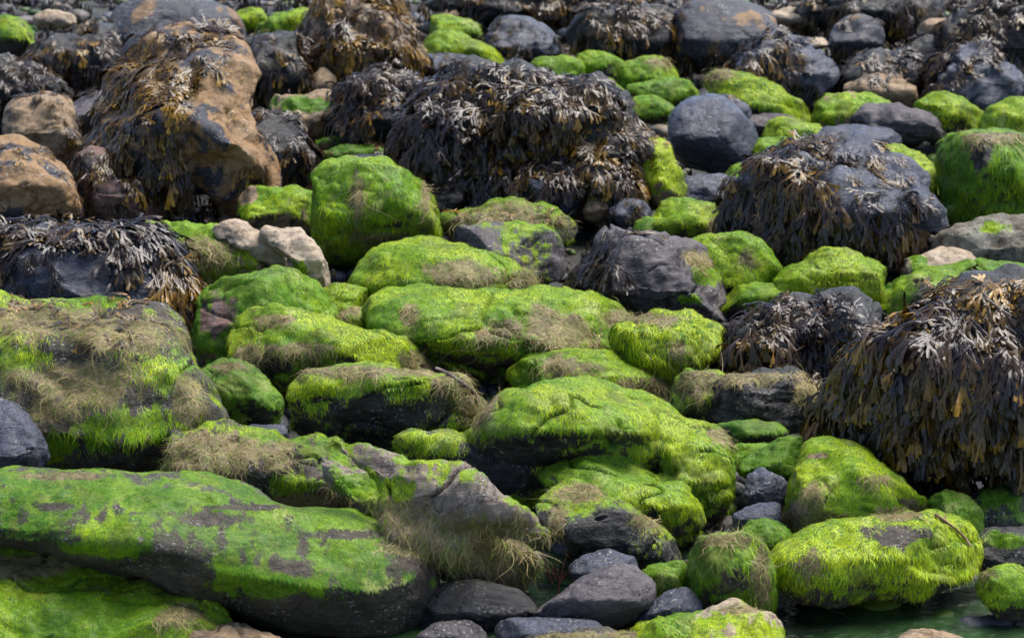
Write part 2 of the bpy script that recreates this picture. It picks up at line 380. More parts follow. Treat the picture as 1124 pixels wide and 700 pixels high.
R('boulder', 'half green half tan boulder behind the long dark slate', 'tan', '884,130 900,112 925,102 950,103 986,112 1008,120 1002,140 940,146 902,146', g=GM, moss=.35, hue=.2, green=[(905, 118, 26, 20)])
R('rock', 'long dark layered slate in the right background', 'mauve', '930,132 944,117 980,114 1010,121 1046,131 1055,143 1022,156 972,156 938,148', g=SL, facet=6, strata=1)
R('rock', 'smooth flat blue slate behind the seaweed crowned boulder', 'slate', '890,154 904,140 930,137 975,141 992,150 988,166 930,170', g=SL, lean=.7)
R('stone', 'green stone under the blue slate wedge', 'grey', '1004,114 1030,101 1060,109 1083,125 1074,148 1030,148', g=GM, moss=.85, hue=.25)
R('boulder', 'green boulder at the right edge below the blue slate wedge', 'grey', '1068,134 1084,118 1110,109 1145,110 1145,165 1100,160 1074,150', g=GM, moss=.9, hue=.3)
R('boulder', 'tall green block hung with long hair like algae at the right edge', 'dark', '1028,172 1038,152 1060,145 1092,146 1150,150 1150,255 1090,258 1048,252 1028,232', g=GM, moss=1.1, hue=.7, T=.9, p=2.8, lean=.1, ap=(.5, .4), hair=1.6, bare=[(1076, 172, 11, 28)], straw=[(1090, 150, 50, 5)], w=[(1076, 158, 10, 8, 26, .6, 2)])
R('boulder', 'yellow green slope right of the seaweed crowned boulder', 'grey', '960,170 985,159 1012,169 1031,186 1040,212 1038,240 1005,225 980,195', g=GM, moss=.95, hue=.05, lean=.7)
R('boulder', 'large seaweed crowned slate boulder showing its smooth bare shoulder', 'slate', '788,235 808,197 840,175 875,159 910,151 946,155 976,170 1002,190 1026,215 1034,242 1016,270 985,292 940,300 890,285 840,285 800,272', g=WD, T=.85, ap=(.5, .55),
  w=[(905, 166, 66, 16, 34, 1.1, 2.6), (850, 200, 45, 35, 40, .7, 2.4), (825, 235, 38, 28, 38, .5, 2.4), (905, 238, 60, 18, 46, .3, 2.0), (965, 235, 55, 22, 42, .3, 1.8), (870, 250, 60, 20, 40, .9, 1.8), (985, 195, 22, 16, 26, .4, .8)])
R('stone', 'slate stone with a blue sheen left of the seaweed crowned boulder', 'slate', '736,214 750,200 770,191 796,194 810,206 804,228 770,232 742,228', g=SL, facet=5)
R('stone', 'small green stone behind the blue sheen slate', 'grey', '793,190 810,179 830,183 830,204 800,208', g=GM, moss=.8, hue=.5)
R('boulder', 'rounded green boulder in front of the blue sheen slate', 'grey', '714,232 730,220 755,218 782,225 802,238 814,254 798,270 750,268 720,260', g=GM, moss=.9, hue=.4, straw=[(785, 252, 16, 12)])
R('stone', 'small dark green stone left of the rounded green boulder', 'grey', '695,250 708,237 725,240 734,256 718,268 698,264', g=GM, moss=.85, hue=.8)
# --- middle distance, right
R('boulder', 'double humped green boulder below the rounded green one', 'grey', '755,266 780,257 812,254 838,265 848,285 856,310 832,328 798,320 770,302', g=GM, moss=.92, hue=.3, straw=[(822, 285, 12, 12)])
R('boulder', 'vivid yellow green rock beneath the hanging fronds of the seaweed crowned boulder', 'grey', '848,303 860,290 880,282 905,274 932,277 957,288 976,302 970,330 930,345 880,340 852,330', g=GM, moss=1.05, hue=.1, facet=4)
R('rock', 'thin dark rock with a green rim under the hanging fronds', 'dark', '856,274 870,262 890,257 915,260 942,270 948,284 920,290 885,282 862,286', g=GM, green=[(885, 262, 26, 4)], hue=.8, gy=292)
R('stone', 'dark pointed stone in front of the vivid yellow green rock', 'dark', '900,322 918,305 934,303 952,318 948,334 910,336', g=SL, facet=6, moss=.3)
R('boulder', 'pale barnacle crusted boulder at the right edge', 'crust', '1026,270 1044,246 1075,238 1145,234 1145,305 1080,305 1036,296', g=TN, T=.8, green=[(1085, 250, 22, 10)], w=[(1034, 250, 14, 16, 16, 1, 1)])
R('stone', 'pale tan stone with a green cheek left of the barnacle crusted boulder', 'pale', '974,298 1000,280 1030,273 1062,278 1080,292 1064,312 1000,316', g=TN, green=[(1008, 290, 10, 12)], hue=.5)
R('rock', 'flat grey green slab sloping above the great seaweed boulder', 'grey', '940,325 975,308 1020,298 1080,290 1145,287 1145,345 1060,350 985,342', g=GM, moss=.55, hue=.45, lean=1.1, T=.7)
R('stone', 'low green flat rock right of the mauve slate with combed weed', 'grey', '778,324 830,309 882,314 900,327 855,342 800,342', g=GM, moss=.75, hue=.35, lean=.9)
R('boulder', 'mauve slate rock with weed combed across its left end', 'mauve', '606,305 623,276 650,258 682,251 722,258 762,265 792,285 810,305 824,328 816,352 788,362 748,348 712,342 678,338 640,330 612,324', g=WD, T=.8, facet=7, lean=.5, p=2.6, sweep=(-.7, 0, 0), ap=(.5, .62), gy=350, green=[(752, 328, 16, 9), (775, 300, 22, 12)], straw=[(770, 285, 22, 10)],
  w=[(660, 268, 36, 12, 52, .1, 1.6), (650, 295, 32, 22, 50, .1, 1.6), (622, 312, 16, 14, 30, .8, 1.4)])
R('boulder', 'dome of dark seaweed in front of the low green flat rock', 'dark', '762,412 778,381 805,356 840,338 880,327 922,327 953,344 964,376 935,408 890,425 830,425 788,425', g=WD, T=.8, ap=(.5, .5),
  w=[(850, 352, 80, 22, 42, .5, 2.4), (825, 380, 58, 26, 46, .3, 2.4), (890, 375, 60, 28, 46, .2, 2.2), (800, 398, 34, 14, 36, .8, 1.8), (930, 352, 30, 22, 34, .3, 1.6)])
R('boulder', 'great seaweed boulder at the right edge, hung with broad fronds over a dark hollow', 'dark', ('888,452 908,414 945,378 985,356 1024,372 1035,430 1000,485 945,480', dict(T=1.0)), '935,420 950,375 982,345 1022,325 1072,312 1150,308 1230,330 1260,420 1230,500 1140,505 1050,500 1000,492 945,470', g=WD, T=.75, lean=.45, under=.3, sweep=(-.45, 0, 0), ap=(.45, .5), gy=560, k=1.0,
  w=[(1075, 335, 100, 28, 46, 1.5, 2.8), (1000, 365, 60, 30, 50, 1.0, 2.8), (1085, 375, 80, 35, 54, .5, 2.6), (960, 415, 55, 36, 56, .9, 2.8), (1035, 425, 70, 40, 60, .3, 2.8), (1100, 430, 55, 45, 60, .4, 2.6), (985, 465, 70, 24, 60, .9, 2.4), (1080, 480, 70, 28, 60, .6, 2.4), (1040, 500, 60, 14, 46, .8, 1.6), (925, 435, 30, 18, 44, 1.6, 1.6)])
# --- middle distance, centre and left
R('boulder', 'vivid green ridged boulder left of the seaweed heap', 'dark', ('343,188 360,179 392,177 422,178 452,190 479,215 489,236 486,252 455,265 420,274 385,284 356,276 350,252 348,215', dict(ap=(.32, .38), T=.8)), g=GM, moss=1.12, hue=.3, facet=4, p=2.6, straw=[(392, 212, 9, 32), (425, 262, 28, 10), (466, 218, 6, 26)], hair=1.3)
R('stone', 'cobble cluster stone with a tan left end beside the vivid green ridged boulder', 'tan', '256,218 265,208 285,207 320,206 346,212 355,226 354,252 320,256 280,248 260,232', g=GM, moss=.55, hue=.3, green=[(318, 215, 34, 12)], bare=[(272, 216, 14, 10)])
R('rock', 'mauve grey rock with a green saddle behind the straw patched boulder', 'mauve', '470,264 498,252 540,247 587,245 610,254 620,276 618,305 588,312 555,305 515,288 486,280', g=SL, T=.8, facet=6, green=[(553, 262, 16, 22)], hue=.2, moss=.25)
R('boulder', 'rounded bright green boulder with one brown straw patch on its front', 'grey', '390,306 400,290 425,272 460,263 500,266 540,276 572,292 594,312 596,340 560,350 480,350 430,348 404,338 392,320', g=GM, moss=1.02, hue=.18, straw=[(508, 300, 48, 15), (570, 310, 16, 14)], T=.9, facet=1)
R('boulder', 'long bright green slab with a wide straw patch in the centre', 'grey', '408,338 425,321 450,313 500,314 560,319 620,325 682,329 708,340 704,368 662,385 620,396 572,420 540,422 498,405 448,388 418,372 408,352', g=GM, moss=1.08, hue=.15, straw=[(605, 362, 80, 24), (680, 352, 30, 14), (450, 345, 10, 14)], T=.8, lean=.7, ap=(.42, .55), gy=402, facet=2)
R('boulder', 'stringy yellow green rock at the right end of the long slab', 'grey', '676,356 720,337 762,344 793,360 788,390 768,418 735,424 700,410 676,385', g=GM, moss=1.05, hue=.05, hair=1.45, lean=.7, straw=[(720, 350, 40, 8), (742, 385, 14, 16)])
R('stone', 'pale green stone behind the left end of the long slab', 'grey', '335,324 368,311 400,316 415,338 404,362 370,360 342,350', g=GM, moss=.95, hue=.15)
R('stone', 'low light green stone tucked below the pale green stone', 'grey', '350,345 385,336 412,344 420,362 400,378 360,370', g=GM, moss=.95, hue=.2, straw=[(372, 340, 20, 6)], gy=372)
R('boulder', 'green capped boulder with a drooping tan rim, tilted along the left centre', 'grey', '256,366 267,347 290,339 332,344 382,359 442,374 492,384 522,400 534,417 502,432 440,438 380,438 325,438 288,420 263,394', g=GM, moss=.95, hue=.12, T=.7, lean=.6, ap=(.4, .5), straw=[(300, 350, 24, 6), (330, 382, 40, 7), (470, 392, 40, 10), (275, 392, 14, 18)], bare=[(292, 400, 26, 12)], gy=424)
R('boulder', 'green rock flecked with straw behind the many lobed boulder', 'grey', '556,412 578,392 620,383 662,387 692,400 736,420 764,442 742,458 660,440 600,438 562,428', g=GM, moss=.9, hue=.2, straw=[(620, 402, 40, 12), (715, 425, 34, 14)], lean=.8, gy=432)
R('boulder', 'big many lobed mossy boulder in the centre with a dark cut below', 'dark',
  ('312,432 328,415 370,405 432,404 492,407 518,420 528,440 524,482 482,492 420,486 348,480 316,472', dict(T=.8, p=2.8, ap=(.5, .22), lean=.2, under=.35)),
  ('508,484 526,452 552,431 600,419 642,420 682,440 716,465 738,490 737,507 715,521 680,526 648,518 600,512 548,508 518,498', dict(T=1.15, ap=(.5, .5), gy=556, under=.9)),
  ('598,428 640,417 690,424 732,445 764,470 782,500 760,520 700,490 640,450', dict(T=.8, gy=505)),
  ('715,458 750,461 792,475 808,500 810,542 802,575 770,582 742,562 728,520', dict(T=1.0, gy=555)),
  ('590,522 648,503 702,513 748,530 768,556 768,584 745,596 698,590 645,565 606,548', dict(T=.9, gy=580)),
  ('425,470 520,480 600,498 655,515 650,565 580,570 515,545 450,520', dict(T=.6, gy=545, lean=-.2)),
  g=GM, moss=.82, hue=.3, facet=0, rough=.85, crack=1.5, sm=2, grow=1.03, gy=515, T=.9, straw=[(400, 408, 90, 7), (525, 440, 22, 26), (510, 418, 30, 8), (790, 478, 14, 8)], bare=[(420, 455, 90, 24), (540, 515, 80, 30)], hair=1.1)
R('stone', 'straw coloured rock between the many lobed boulder and the dark layered ledge', 'grey', '732,430 752,408 790,410 806,430 800,462 770,462 740,450', g=GM, moss=.5, hue=.2, straw=[(765, 420, 26, 18)])
R('rock', 'dark layered ledge matted on top with straw weed', 'dark', '766,432 788,412 840,407 892,404 908,420 900,458 862,472 820,474 785,468 768,452', g=SL, strata=1, facet=5, straw=[(820, 415, 50, 8), (885, 425, 18, 18)], T=.7, w=[(855, 412, 40, 6, 16, .6, 1)])
R('rock', 'narrow wet ledge under the dark layered ledge', 'dark', '780,468 812,460 852,462 868,475 850,490 800,490', g=SL, strata=1, moss=.3, hue=.8, gy=488)
R('boulder', 'dark slate ledge fringed with dark seaweed at the left edge', 'slate', '-50,262 0,246 60,241 122,244 162,256 192,276 214,302 218,335 208,372 180,380 150,368 60,340 -50,340', g=WD, T=.8, p=2.8, ap=(.6, .5), lean=.4, rough=.8, facet=4,
  w=[(60, 254, 110, 14, 48, .1, 3.4), (150, 265, 50, 16, 48, .3, 3.2), (194, 298, 22, 30, 48, 1.0, 3.0), (30, 252, 70, 12, 36, .1, 3), (20, 300, 60, 14, 30, .2, .9), (120, 250, 90, 8, 34, .9, 2)])
R('boulder', 'tan boulder dusted with green behind the seaweed fringed ledge', 'tan', '125,262 158,246 220,249 262,254 302,274 320,294 305,322 250,335 212,325 178,300 148,280', g=GM, moss=.45, hue=.35, lean=.6, green=[(262, 262, 40, 8), (255, 295, 34, 12)], straw=[(215, 275, 40, 16)], w=[(195, 275, 26, 10, 14, 1.6, .9)])
R('stone', 'smooth pale tan oblong stone lying above the tan boulder', 'pale', '228,250 245,242 270,243 293,257 309,278 312,292 296,292 268,276 238,260', g=TN, p=2.4, gy=340, T=.5)
R('stone', 'bent pale tan rock right of the smooth oblong stone', 'pale', '283,250 310,246 333,250 346,270 364,292 369,310 358,318 338,310 322,288 298,272', g=TN, green=[(328, 296, 10, 14)], p=2.4, gy=348, T=.5)
R('boulder', 'dome of deep green moss over a brown flank, left of centre', 'pink', '216,332 234,312 265,301 310,297 342,304 367,320 375,334 355,352 302,360 272,372 265,402 238,405 222,380', g=GM, moss=.85, hue=.55, bare=[(240, 345, 20, 30)], T=.9, gy=394, hair=1.2)
R('stone', 'dark green cobble in the gap below the deep green dome', 'dark', '216,414 234,398 262,393 282,405 293,420 308,442 302,466 260,472 233,463 218,440', g=GM, moss=.85, hue=.85, straw=[(250, 402, 26, 5)])
R('boulder', 'broad rock face matted with straw, litter and grassy algae at the left', 'grey', '-60,360 0,322 60,322 122,333 168,344 193,365 212,390 229,420 243,450 254,475 240,505 180,525 120,535 60,535 15,505 -60,490', g=GM, moss=.21, hue=.25, T=.75, lean=.6, ap=(.5, .6), hair=1.5,
  straw=[(85, 420, 80, 30), (120, 365, 90, 24), (40, 350, 60, 16), (205, 440, 18, 30), (60, 450, 40, 16)], green=[(150, 470, 80, 28), (30, 395, 40, 18), (170, 410, 40, 14), (60, 490, 30, 24)], w=[(75, 340, 100, 18, 20, 1.4, 1.6), (120, 362, 70, 20, 18, 1.0, 1.2)])
R('stone', 'blue grey slate stone in front of the broad straw matted face', 'slate', '-35,448 0,438 20,449 41,475 51,496 46,530 20,536 -35,536', g=SL, T=.9, facet=2, gy=585)
R('stone', 'small flat blue slate in the gap left of the many lobed boulder', 'slate', '257,475 274,466 313,465 318,482 282,486', g=SL, lean=.8)
# --- foreground
R('boulder', 'lumpy boulder coated in brown straw weed behind the long mossy slab', 'grey',
  ('125,510 148,485 175,469 217,467 262,471 302,479 330,490 330,540 300,556 250,545 178,535 138,525', dict(lean=.6)),
  ('300,488 342,477 382,489 424,510 428,534 414,560 372,572 318,560 290,530', dict(T=.8)),
  g=GM, moss=.26, hue=.35, straw=[(225, 500, 85, 26), (300, 500, 40, 18), (375, 535, 30, 12), (345, 550, 30, 12)], green=[(345, 495, 34, 9), (400, 520, 24, 12), (330, 530, 40, 14), (290, 475, 30, 5)], gy=560, hair=1.2)
R('boulder', 'long mossy slab lying across the lower left, dark beneath', 'grey', ('-70,528 0,521 60,517 112,516 162,524 232,529 292,547 342,559 402,567 442,587 472,611 484,632 478,658 452,694 400,712 330,706 270,680 220,655 150,625 80,610 0,600 -70,600', dict(ap=(.55, .40), T=.75, lean=.7, under=.5)), g=GM, moss=.29, hue=.72, facet=1, rough=.6, crack=0, grow=1.0, k=1.05, gy=706, straw=[(70, 522, 60, 5), (445, 600, 30, 12)], bare=[(230, 570, 40, 8), (270, 556, 40, 4), (380, 586, 50, 6), (450, 614, 24, 14), (60, 556, 26, 5)], green=[(300, 640, 70, 18), (120, 600, 60, 10)])
R('boulder', 'flat faced grey green slab in the lower left corner with straw on top', 'grey', '-70,618 0,605 40,602 92,611 152,631 202,654 234,680 245,710 200,760 -70,760', g=GM, moss=.6, hue=.25, lean=1.0, T=.7, ap=(.4, .7), straw=[(30, 618, 60, 12), (195, 675, 22, 12)], gy=735)
R('stone', 'smooth tan slab edge at the bottom left of the dark pool', 'tan', '120,700 175,688 250,685 292,695 318,712 290,745 120,745', g=TN, lean=.8, gy=735)
R('boulder', 'folded slab with a bare rolled tan rim and hanging golden straw', 'rim',
  ('335,484 352,478 380,481 412,489 452,502 502,520 552,545 597,567 611,582 604,597 570,590 518,565 458,533 408,511 360,499', dict(T=.20, p=3.4, gy=692, lean=.5, under=.1)),
  ('350,498 400,508 450,528 510,560 560,586 596,600 592,628 578,654 556,668 526,650 498,634 466,612 428,596 395,566 358,532', dict(T=.42, p=2.8, ap=(.5, .42), lean=.7, under=.7, gy=664)),
  g=GM, moss=.12, hue=.4, k=1.0, strawL=1.3, facet=0, rough=1.1, crack=1.5, sm=1, straw=[(440, 568, 50, 24), (505, 582, 65, 26), (550, 612, 44, 36), (480, 615, 60, 20)], green=[(375, 484, 40, 6), (430, 540, 40, 18), (452, 504, 26, 6), (400, 530, 30, 14)], gy=668)
R('rock', 'dark hollow rock with a folded straw cap right of the folded slab', 'dark', '596,565 608,536 625,526 652,534 667,548 692,560 717,575 734,590 750,602 746,618 700,624 658,616 636,602 612,582', g=GM, moss=.2, hue=.3, straw=[(640, 540, 30, 10), (705, 572, 22, 8), (612, 570, 12, 16)], T=.8, facet=4)
R('stone', 'upper grey slate of the stack beside the folded slab', 'slate', '622,628 638,608 665,603 697,611 704,628 692,650 640,652', g=SL)
R('boulder', 'tilted egg shaped slate with a tan brown top sheen in the lower middle', 'mauve', '580,672 608,656 640,635 670,619 697,621 717,639 720,657 706,676 670,690 620,692', g=SL, T=.9)
R('stone', 'smooth blue slate pebble right of the egg shaped slate', 'slate', '694,684 714,662 735,647 756,644 770,660 768,678 735,688', g=SL, T=.8)
R('stone', 'flat slate at the bottom edge below the egg shaped slate', 'slate', '536,690 558,677 600,677 652,681 669,693 655,712 560,714', g=SL, lean=.7)
R('stone', 'low pale weedy stone at the very bottom middle', 'grey', '560,706 610,694 680,692 720,702 720,730 560,730', g=TN, straw=[(640, 698, 70, 10)], gy=726)
R('stone', 'bright green cobble left of the green faced block', 'grey', '696,640 714,620 745,617 764,632 762,660 720,664', g=GM, moss=1.05, hue=.4)
R('stone', 'bright green slope at the bottom edge left of the tan topped dome', 'grey', '672,712 710,683 765,671 806,684 800,725 680,730', g=GM, moss=1.05, hue=.15, hair=1.4, lean=.7)
R('boulder', 'squared block with shaggy green face and a tan folded top', 'grey', '754,608 761,590 785,585 822,591 841,605 849,632 845,670 800,684 763,672 755,640', g=GM, moss=.9, hue=.6, p=3.2, ap=(.45, .3), lean=0, T=.9, hair=1.7, straw=[(800, 592, 40, 7), (834, 622, 10, 34)], bare=[(806, 635, 18, 16)])
R('boulder', 'tall triangular green boulder with a tan lower lip', 'tan', '854,552 858,534 875,514 890,489 915,484 942,489 972,514 1002,538 1034,556 1044,575 990,592 900,592 868,584 856,570', g=GM, moss=.72, hue=.05, lean=.8, T=.8, straw=[(905, 575, 40, 14), (892, 540, 10, 16), (960, 525, 24, 6), (1000, 560, 34, 8)], bare=[(880, 562, 16, 16), (895, 500, 12, 5)])
R('boulder', 'broad vivid green boulder standing in the pool at the lower right', 'grey', '843,612 858,595 890,580 930,570 972,562 1022,561 1057,574 1075,594 1080,622 1062,640 1020,656 970,664 918,666 872,657 850,640', g=GM, moss=.85, hue=.08, lean=.6, under=-.15, T=.9, ap=(.5, .5), grow=1.0, facet=1, k=1.0, straw=[(985, 566, 26, 6), (887, 615, 20, 16)], bare=[(980, 590, 32, 15), (1008, 585, 16, 7)], hair=1.4)
R('boulder', 'green shouldered stone between the ledge and the tall triangular boulder', 'grey', '811,518 828,495 850,481 880,479 904,485 900,510 870,532 848,536', g=GM, moss=1.0, hue=.4)
R('stone', 'dark blue slate leaning under the green shouldered stone', 'slate', '816,528 834,515 857,522 867,534 858,558 828,560 815,544', g=SL, facet=4, gy=560)
R('stone', 'pale blue flat slate below the dark leaning slate', 'slate', '804,566 824,554 856,550 860,576 830,588 808,584', g=SL, lean=.7)
R('stone', 'green cobble above the squared shaggy block', 'grey', '802,592 824,574 850,571 870,582 868,608 830,616', g=GM, moss=1.05, hue=.5)
R('stone', 'green patch of rock beneath the narrow wet ledge', 'grey', '797,500 812,485 845,487 850,502 822,520 802,514', g=GM, moss=.95, hue=.5)
R('stone', 'small green dome right of the tall triangular boulder', 'grey', '1018,548 1040,536 1062,545 1078,565 1078,588 1050,590', g=GM, moss=.9, hue=.7)
R('stone', 'dark half green stone by the black hollow at the right edge', 'dark', '1068,594 1084,578 1112,579 1145,588 1145,630 1100,638 1074,626', g=GM, green=[(1105, 592, 28, 9)], hue=.7)
R('stone', 'low yellow green stone in the pool at the right edge', 'grey', '1066,645 1084,625 1110,619 1145,624 1145,675 1100,680', g=GM, moss=.85, hue=.2, straw=[(1085, 630, 14, 10)])
R('stone', 'tan topped dome streaked with green at the bottom edge', 'pale', '730,712 753,681 780,667 810,662 842,671 864,688 874,715 860,750 740,750', g=GM, moss=.2, hue=.1, straw=[(810, 668, 30, 5)], T=.9, gy=745, green=[(770, 690, 20, 18), (830, 695, 30, 14)])
R('stone', 'small smooth tan stone barely out of the pool', 'tan', '970,708 998,691 1030,691 1064,702 1070,724 975,728', g=TN, gy=722)
R('rock', 'added black rock standing in for deep shade in the hollow under the great seaweed boulder', 'dark', '1050,560 1075,535 1110,528 1160,530 1170,600 1100,605 1060,595', g=SL, T=.6, gy=566, under=.2, moss=.2, hue=.8)  # invented rock; its near-black colour stands for deep shade beneath the overhang
R('boulder', 'low seaweed heap between the big combed boulder and the green banded block', 'dark', '262,150 285,124 320,128 348,160 350,196 318,208 270,204', g=WD, gy=206, T=.7, w=[(305, 150, 40, 26, 26, .4, 2.6), (310, 180, 40, 24, 26, .6, 2.4)])
R('boulder', 'small seaweed heap wedged against the left flank of the blue slate wedge', 'dark', '985,62 1005,40 1035,36 1058,58 1050,92 1005,94', g=WD, T=.7, w=[(1020, 60, 36, 28, 24, .5, 2.6)])
R('boulder', 'seaweed heap between the slate hump and the rock matted with orange weed', 'dark', '420,205 445,190 480,196 505,214 500,240 450,240 425,230', g=WD, gy=238, T=.7, w=[(462, 206, 40, 16, 26, .4, 2.4)])
R('rock', 'added near black rock that paints the shaded hollow under the folded slab', 'dark', '440,672 470,645 520,636 575,648 592,672 575,690 500,702 448,694', g=SL, T=.6, gy=680)  # rock put into an empty hollow, coloured dark in place of its shadow
R('stone', 'rounded wet stone at the edge of the dark pool below the folded slab', 'mauve', '455,700 480,682 515,680 535,694 530,712 465,714', g=SL, T=.8)
# ------------------------------------------------------------------ build rock bodies
def build_bodies():
    temps = []
    for q in ROCKS:
        kw = q['kw']
        allp = np.concatenate([p[0] if isinstance(p, tuple) else p for p in q['polys']])
        VV, FF, LT, off, big = [], [], [], 0, 0
        grow = kw.get('grow', 1.06 if kw['g'] == GM else 1.03)
        q['D'] = None
        for p in q['polys']:
            o = dict(kw)
            if isinstance(p, tuple): o.update(p[1]); p = p[0]
            gy = o.get('gy', p[:, 1].max())
            w, h = p.max(0) - p.min(0)
            T = o.get('T', 0.8)
            g0 = float(ground_depth(gy))
            D = g0 + T * 0.25 * math.sqrt(w * h) * g0 / F
            pc = p.mean(0); V, Fc, Tm = lobe(pc + (p - pc) * grow, D, o.get('ap', (.5, .55)), T, o.get('lean', .55), o.get('p', 2.6 if kw['g'] == GM else 2.4), o.get('k', 1.12), o.get('back', 1.0), o.get('under', .55))
            VV.append(V)
            for f in Fc:
                FF.extend(i + off for i in f); LT.append(len(f))
            off += len(V)
            q['D'] = D if q['D'] is None else max(q['D'], D)
            if w * h > big: big = w * h; q['apx'] = p.mean(0)
        q['size'] = math.sqrt(big) * q['D'] / F
        me = mesh_from('tmp', np.concatenate(VV), FF, LT)
        ob = bpy.data.objects.new('tmp', me); COL.objects.link(ob)
        md = ob.modifiers.new('r', 'REMESH'); md.mode = 'VOXEL'
        md.voxel_size = max(2.6 * q['D'] / F, q['size'] / 110)
        temps.append((q, ob))
    dg = bpy.context.evaluated_depsgraph_get()
    for q, ob in temps:
        ev = ob.evaluated_get(dg); me = ev.to_mesh()
        n = len(me.vertices); V = np.empty(n * 3, np.float32); me.vertices.foreach_get('co', V)
        q['V'] = V.reshape(-1, 3).astype(float)
        L = np.empty(len(me.loops), np.int32); me.loops.foreach_get('vertex_index', L)
        lt = np.empty(len(me.polygons), np.int32); me.polygons.foreach_get('loop_total', lt)
        E = np.empty(len(me.edges) * 2, np.int32); me.edges.foreach_get('vertices', E)
        q['L'], q['lt'], q['E'] = L, lt, E.reshape(-1, 2)
        ev.to_mesh_clear()
    for q, ob in temps:
        me = ob.data; bpy.data.objects.remove(ob); bpy.data.meshes.remove(me)


def smooth(V, E, it, f=0.6):
    deg = np.bincount(E.ravel(), minlength=len(V)).astype(float)[:, None]
    for _ in range(it):
        S = np.zeros_like(V)
        for k in range(3):
            S[:, k] = np.bincount(E[:, 0], V[E[:, 1], k], len(V)) + np.bincount(E[:, 1], V[E[:, 0], k], len(V))
        V = V + f * (S / np.maximum(deg, 1) - V)
    return V


def normals(V, L, lt):
    q4 = (lt == 4).all()
    if q4:
        Q = L.reshape(-1, 4); a, b, c, d = V[Q[:, 0]], V[Q[:, 1]], V[Q[:, 2]], V[Q[:, 3]]
        fn = np.cross(c - a, d - b)
        N = np.zeros_like(V)
        for j in range(4):
            for k in range(3):
                N[:, k] += np.bincount(Q[:, j], fn[:, k], len(V))
    else:
        st = np.concatenate([[0], np.cumsum(lt)[:-1]])
        N = np.zeros_like(V)
        for s, t in zip(st, lt):
            idx = L[s:s + t]; fn = np.cross(V[idx[1]] - V[idx[0]], V[idx[2]] - V[idx[0]]); N[idx] += fn
    n = np.linalg.norm(N, axis=1)[:, None]
    return N / np.maximum(n, 1e-12)


def patch(px, py, els, nz):
    w = np.zeros(len(px))
    for (cx, cy, rx, ry) in els:
        d = np.sqrt(((px - cx) / rx) ** 2 + ((py - cy) / ry) ** 2)
        w = np.maximum(w, np.clip((1.12 - d + 0.95 * nz) * 1.7, 0, 1))
    return w


def finish_body(q, seed):
    kw = q['kw']; V = smooth(q['V'], q['E'], kw.get('sm', 3), .5); s = q['size']
    r = np.random.default_rng(seed)
    N = normals(V, q['L'], q['lt'])
    c = V.mean(0)
    # worn flat faces
    for _ in range(kw.get('facet', 4 if kw['g'] == GM else 1)):
        n = r.normal(size=3); n[1] = -abs(n[1]) * .8; n[2] = abs(n[2]) * .8; n /= np.linalg.norm(n)
        h = (V - c) @ n; hm = h.max()
        lim = hm * r.uniform(.68, .88)
        ex = np.maximum(h - lim, 0)
        V = V - n * (ex * .9)[:, None]
    amp = kw.get('rough', 1.5 if kw['g'] == WD else .75 if kw.get('moss', 0) > .7 else (.55 if kw['g'] == SL and not kw.get('facet') else .85))
    P = V / s
    d = 0.085 * fbm(P * 1.7 + seed, 3) + 0.030 * fbm(P * 4.6 + seed, 3) - 0.022 * np.abs(fbm(P * np.array([2.2, 2.2, 4.5]) + seed * 1.7, 3))
    crack = np.abs(fbm(P * np.array([1.6, 1.6, 3.2]) + seed * 3.1, 2))
    d -= kw.get('crack', 1) * 0.05 * np.exp(-(crack / 0.03) ** 2) * (gnoise(P * 1.3 + 9 + seed) > 0)
    if kw.get('strata'):
        ph = (V[:, 2] + 0.25 * V[:, 0] * r.uniform(-1, 1) + 0.07 * fbm(V * 2.4, 4)) * 11
        st_ = np.abs((ph % 1) - .5) * 2
        d += (0.03 * np.exp(-(st_ / .22) ** 2) * -1.4 + .02 * gnoise(np.stack([np.floor(ph), 0 * ph, 0 * ph], 1) * 3.7 + .4)) * (1 - np.abs(N[:, 2]))
    d *= amp * s
    d += (.0035 if amp < .7 else .007) * fbm(V * 14.0, 4) + 0.0025 * fbm(V * 60.0, 2)
    V = V + N * d[:, None]
    N = normals(V, q['L'], q['lt'])
    px, py, D = project(V)
    n1 = fbm(V * 4.0 + 3, 4); n2 = fbm(V * np.array([24., 10., 7.]), 3)
    nz = 0.6 * n1 + 0.4 * n2
    mo = kw.get('moss', 0.0)
    sc = 1.7 * mo - .9 + 0.65 * N[:, 2] + 0.95 * nz + 1.1 * np.minimum(N[:, 2] + 0.05, 0) / max(kw.get('hair', 1.0), .6)
    m = np.clip(sc * 1.6 + .5, 0, 1) if mo > 0 else np.zeros(len(V))
    m = np.maximum(m, patch(px, py, kw.get('green', ()), nz))
    m *= 1 - patch(px, py, kw.get('bare', ()), nz)
    st = patch(px, py, kw.get('straw', ()), nz)
    m *= 1 - .88 * st
    q['V'], q['N'], q['m'], q['s'] = V, N, m, st
    return q


# ------------------------------------------------------------------ strands lying on the rock
YG = np.array([0.430, 0.520, 0.008]); MG = np.array([0.170, 0.340, 0.004]); DG = np.array([0.035, 0.130, 0.006])


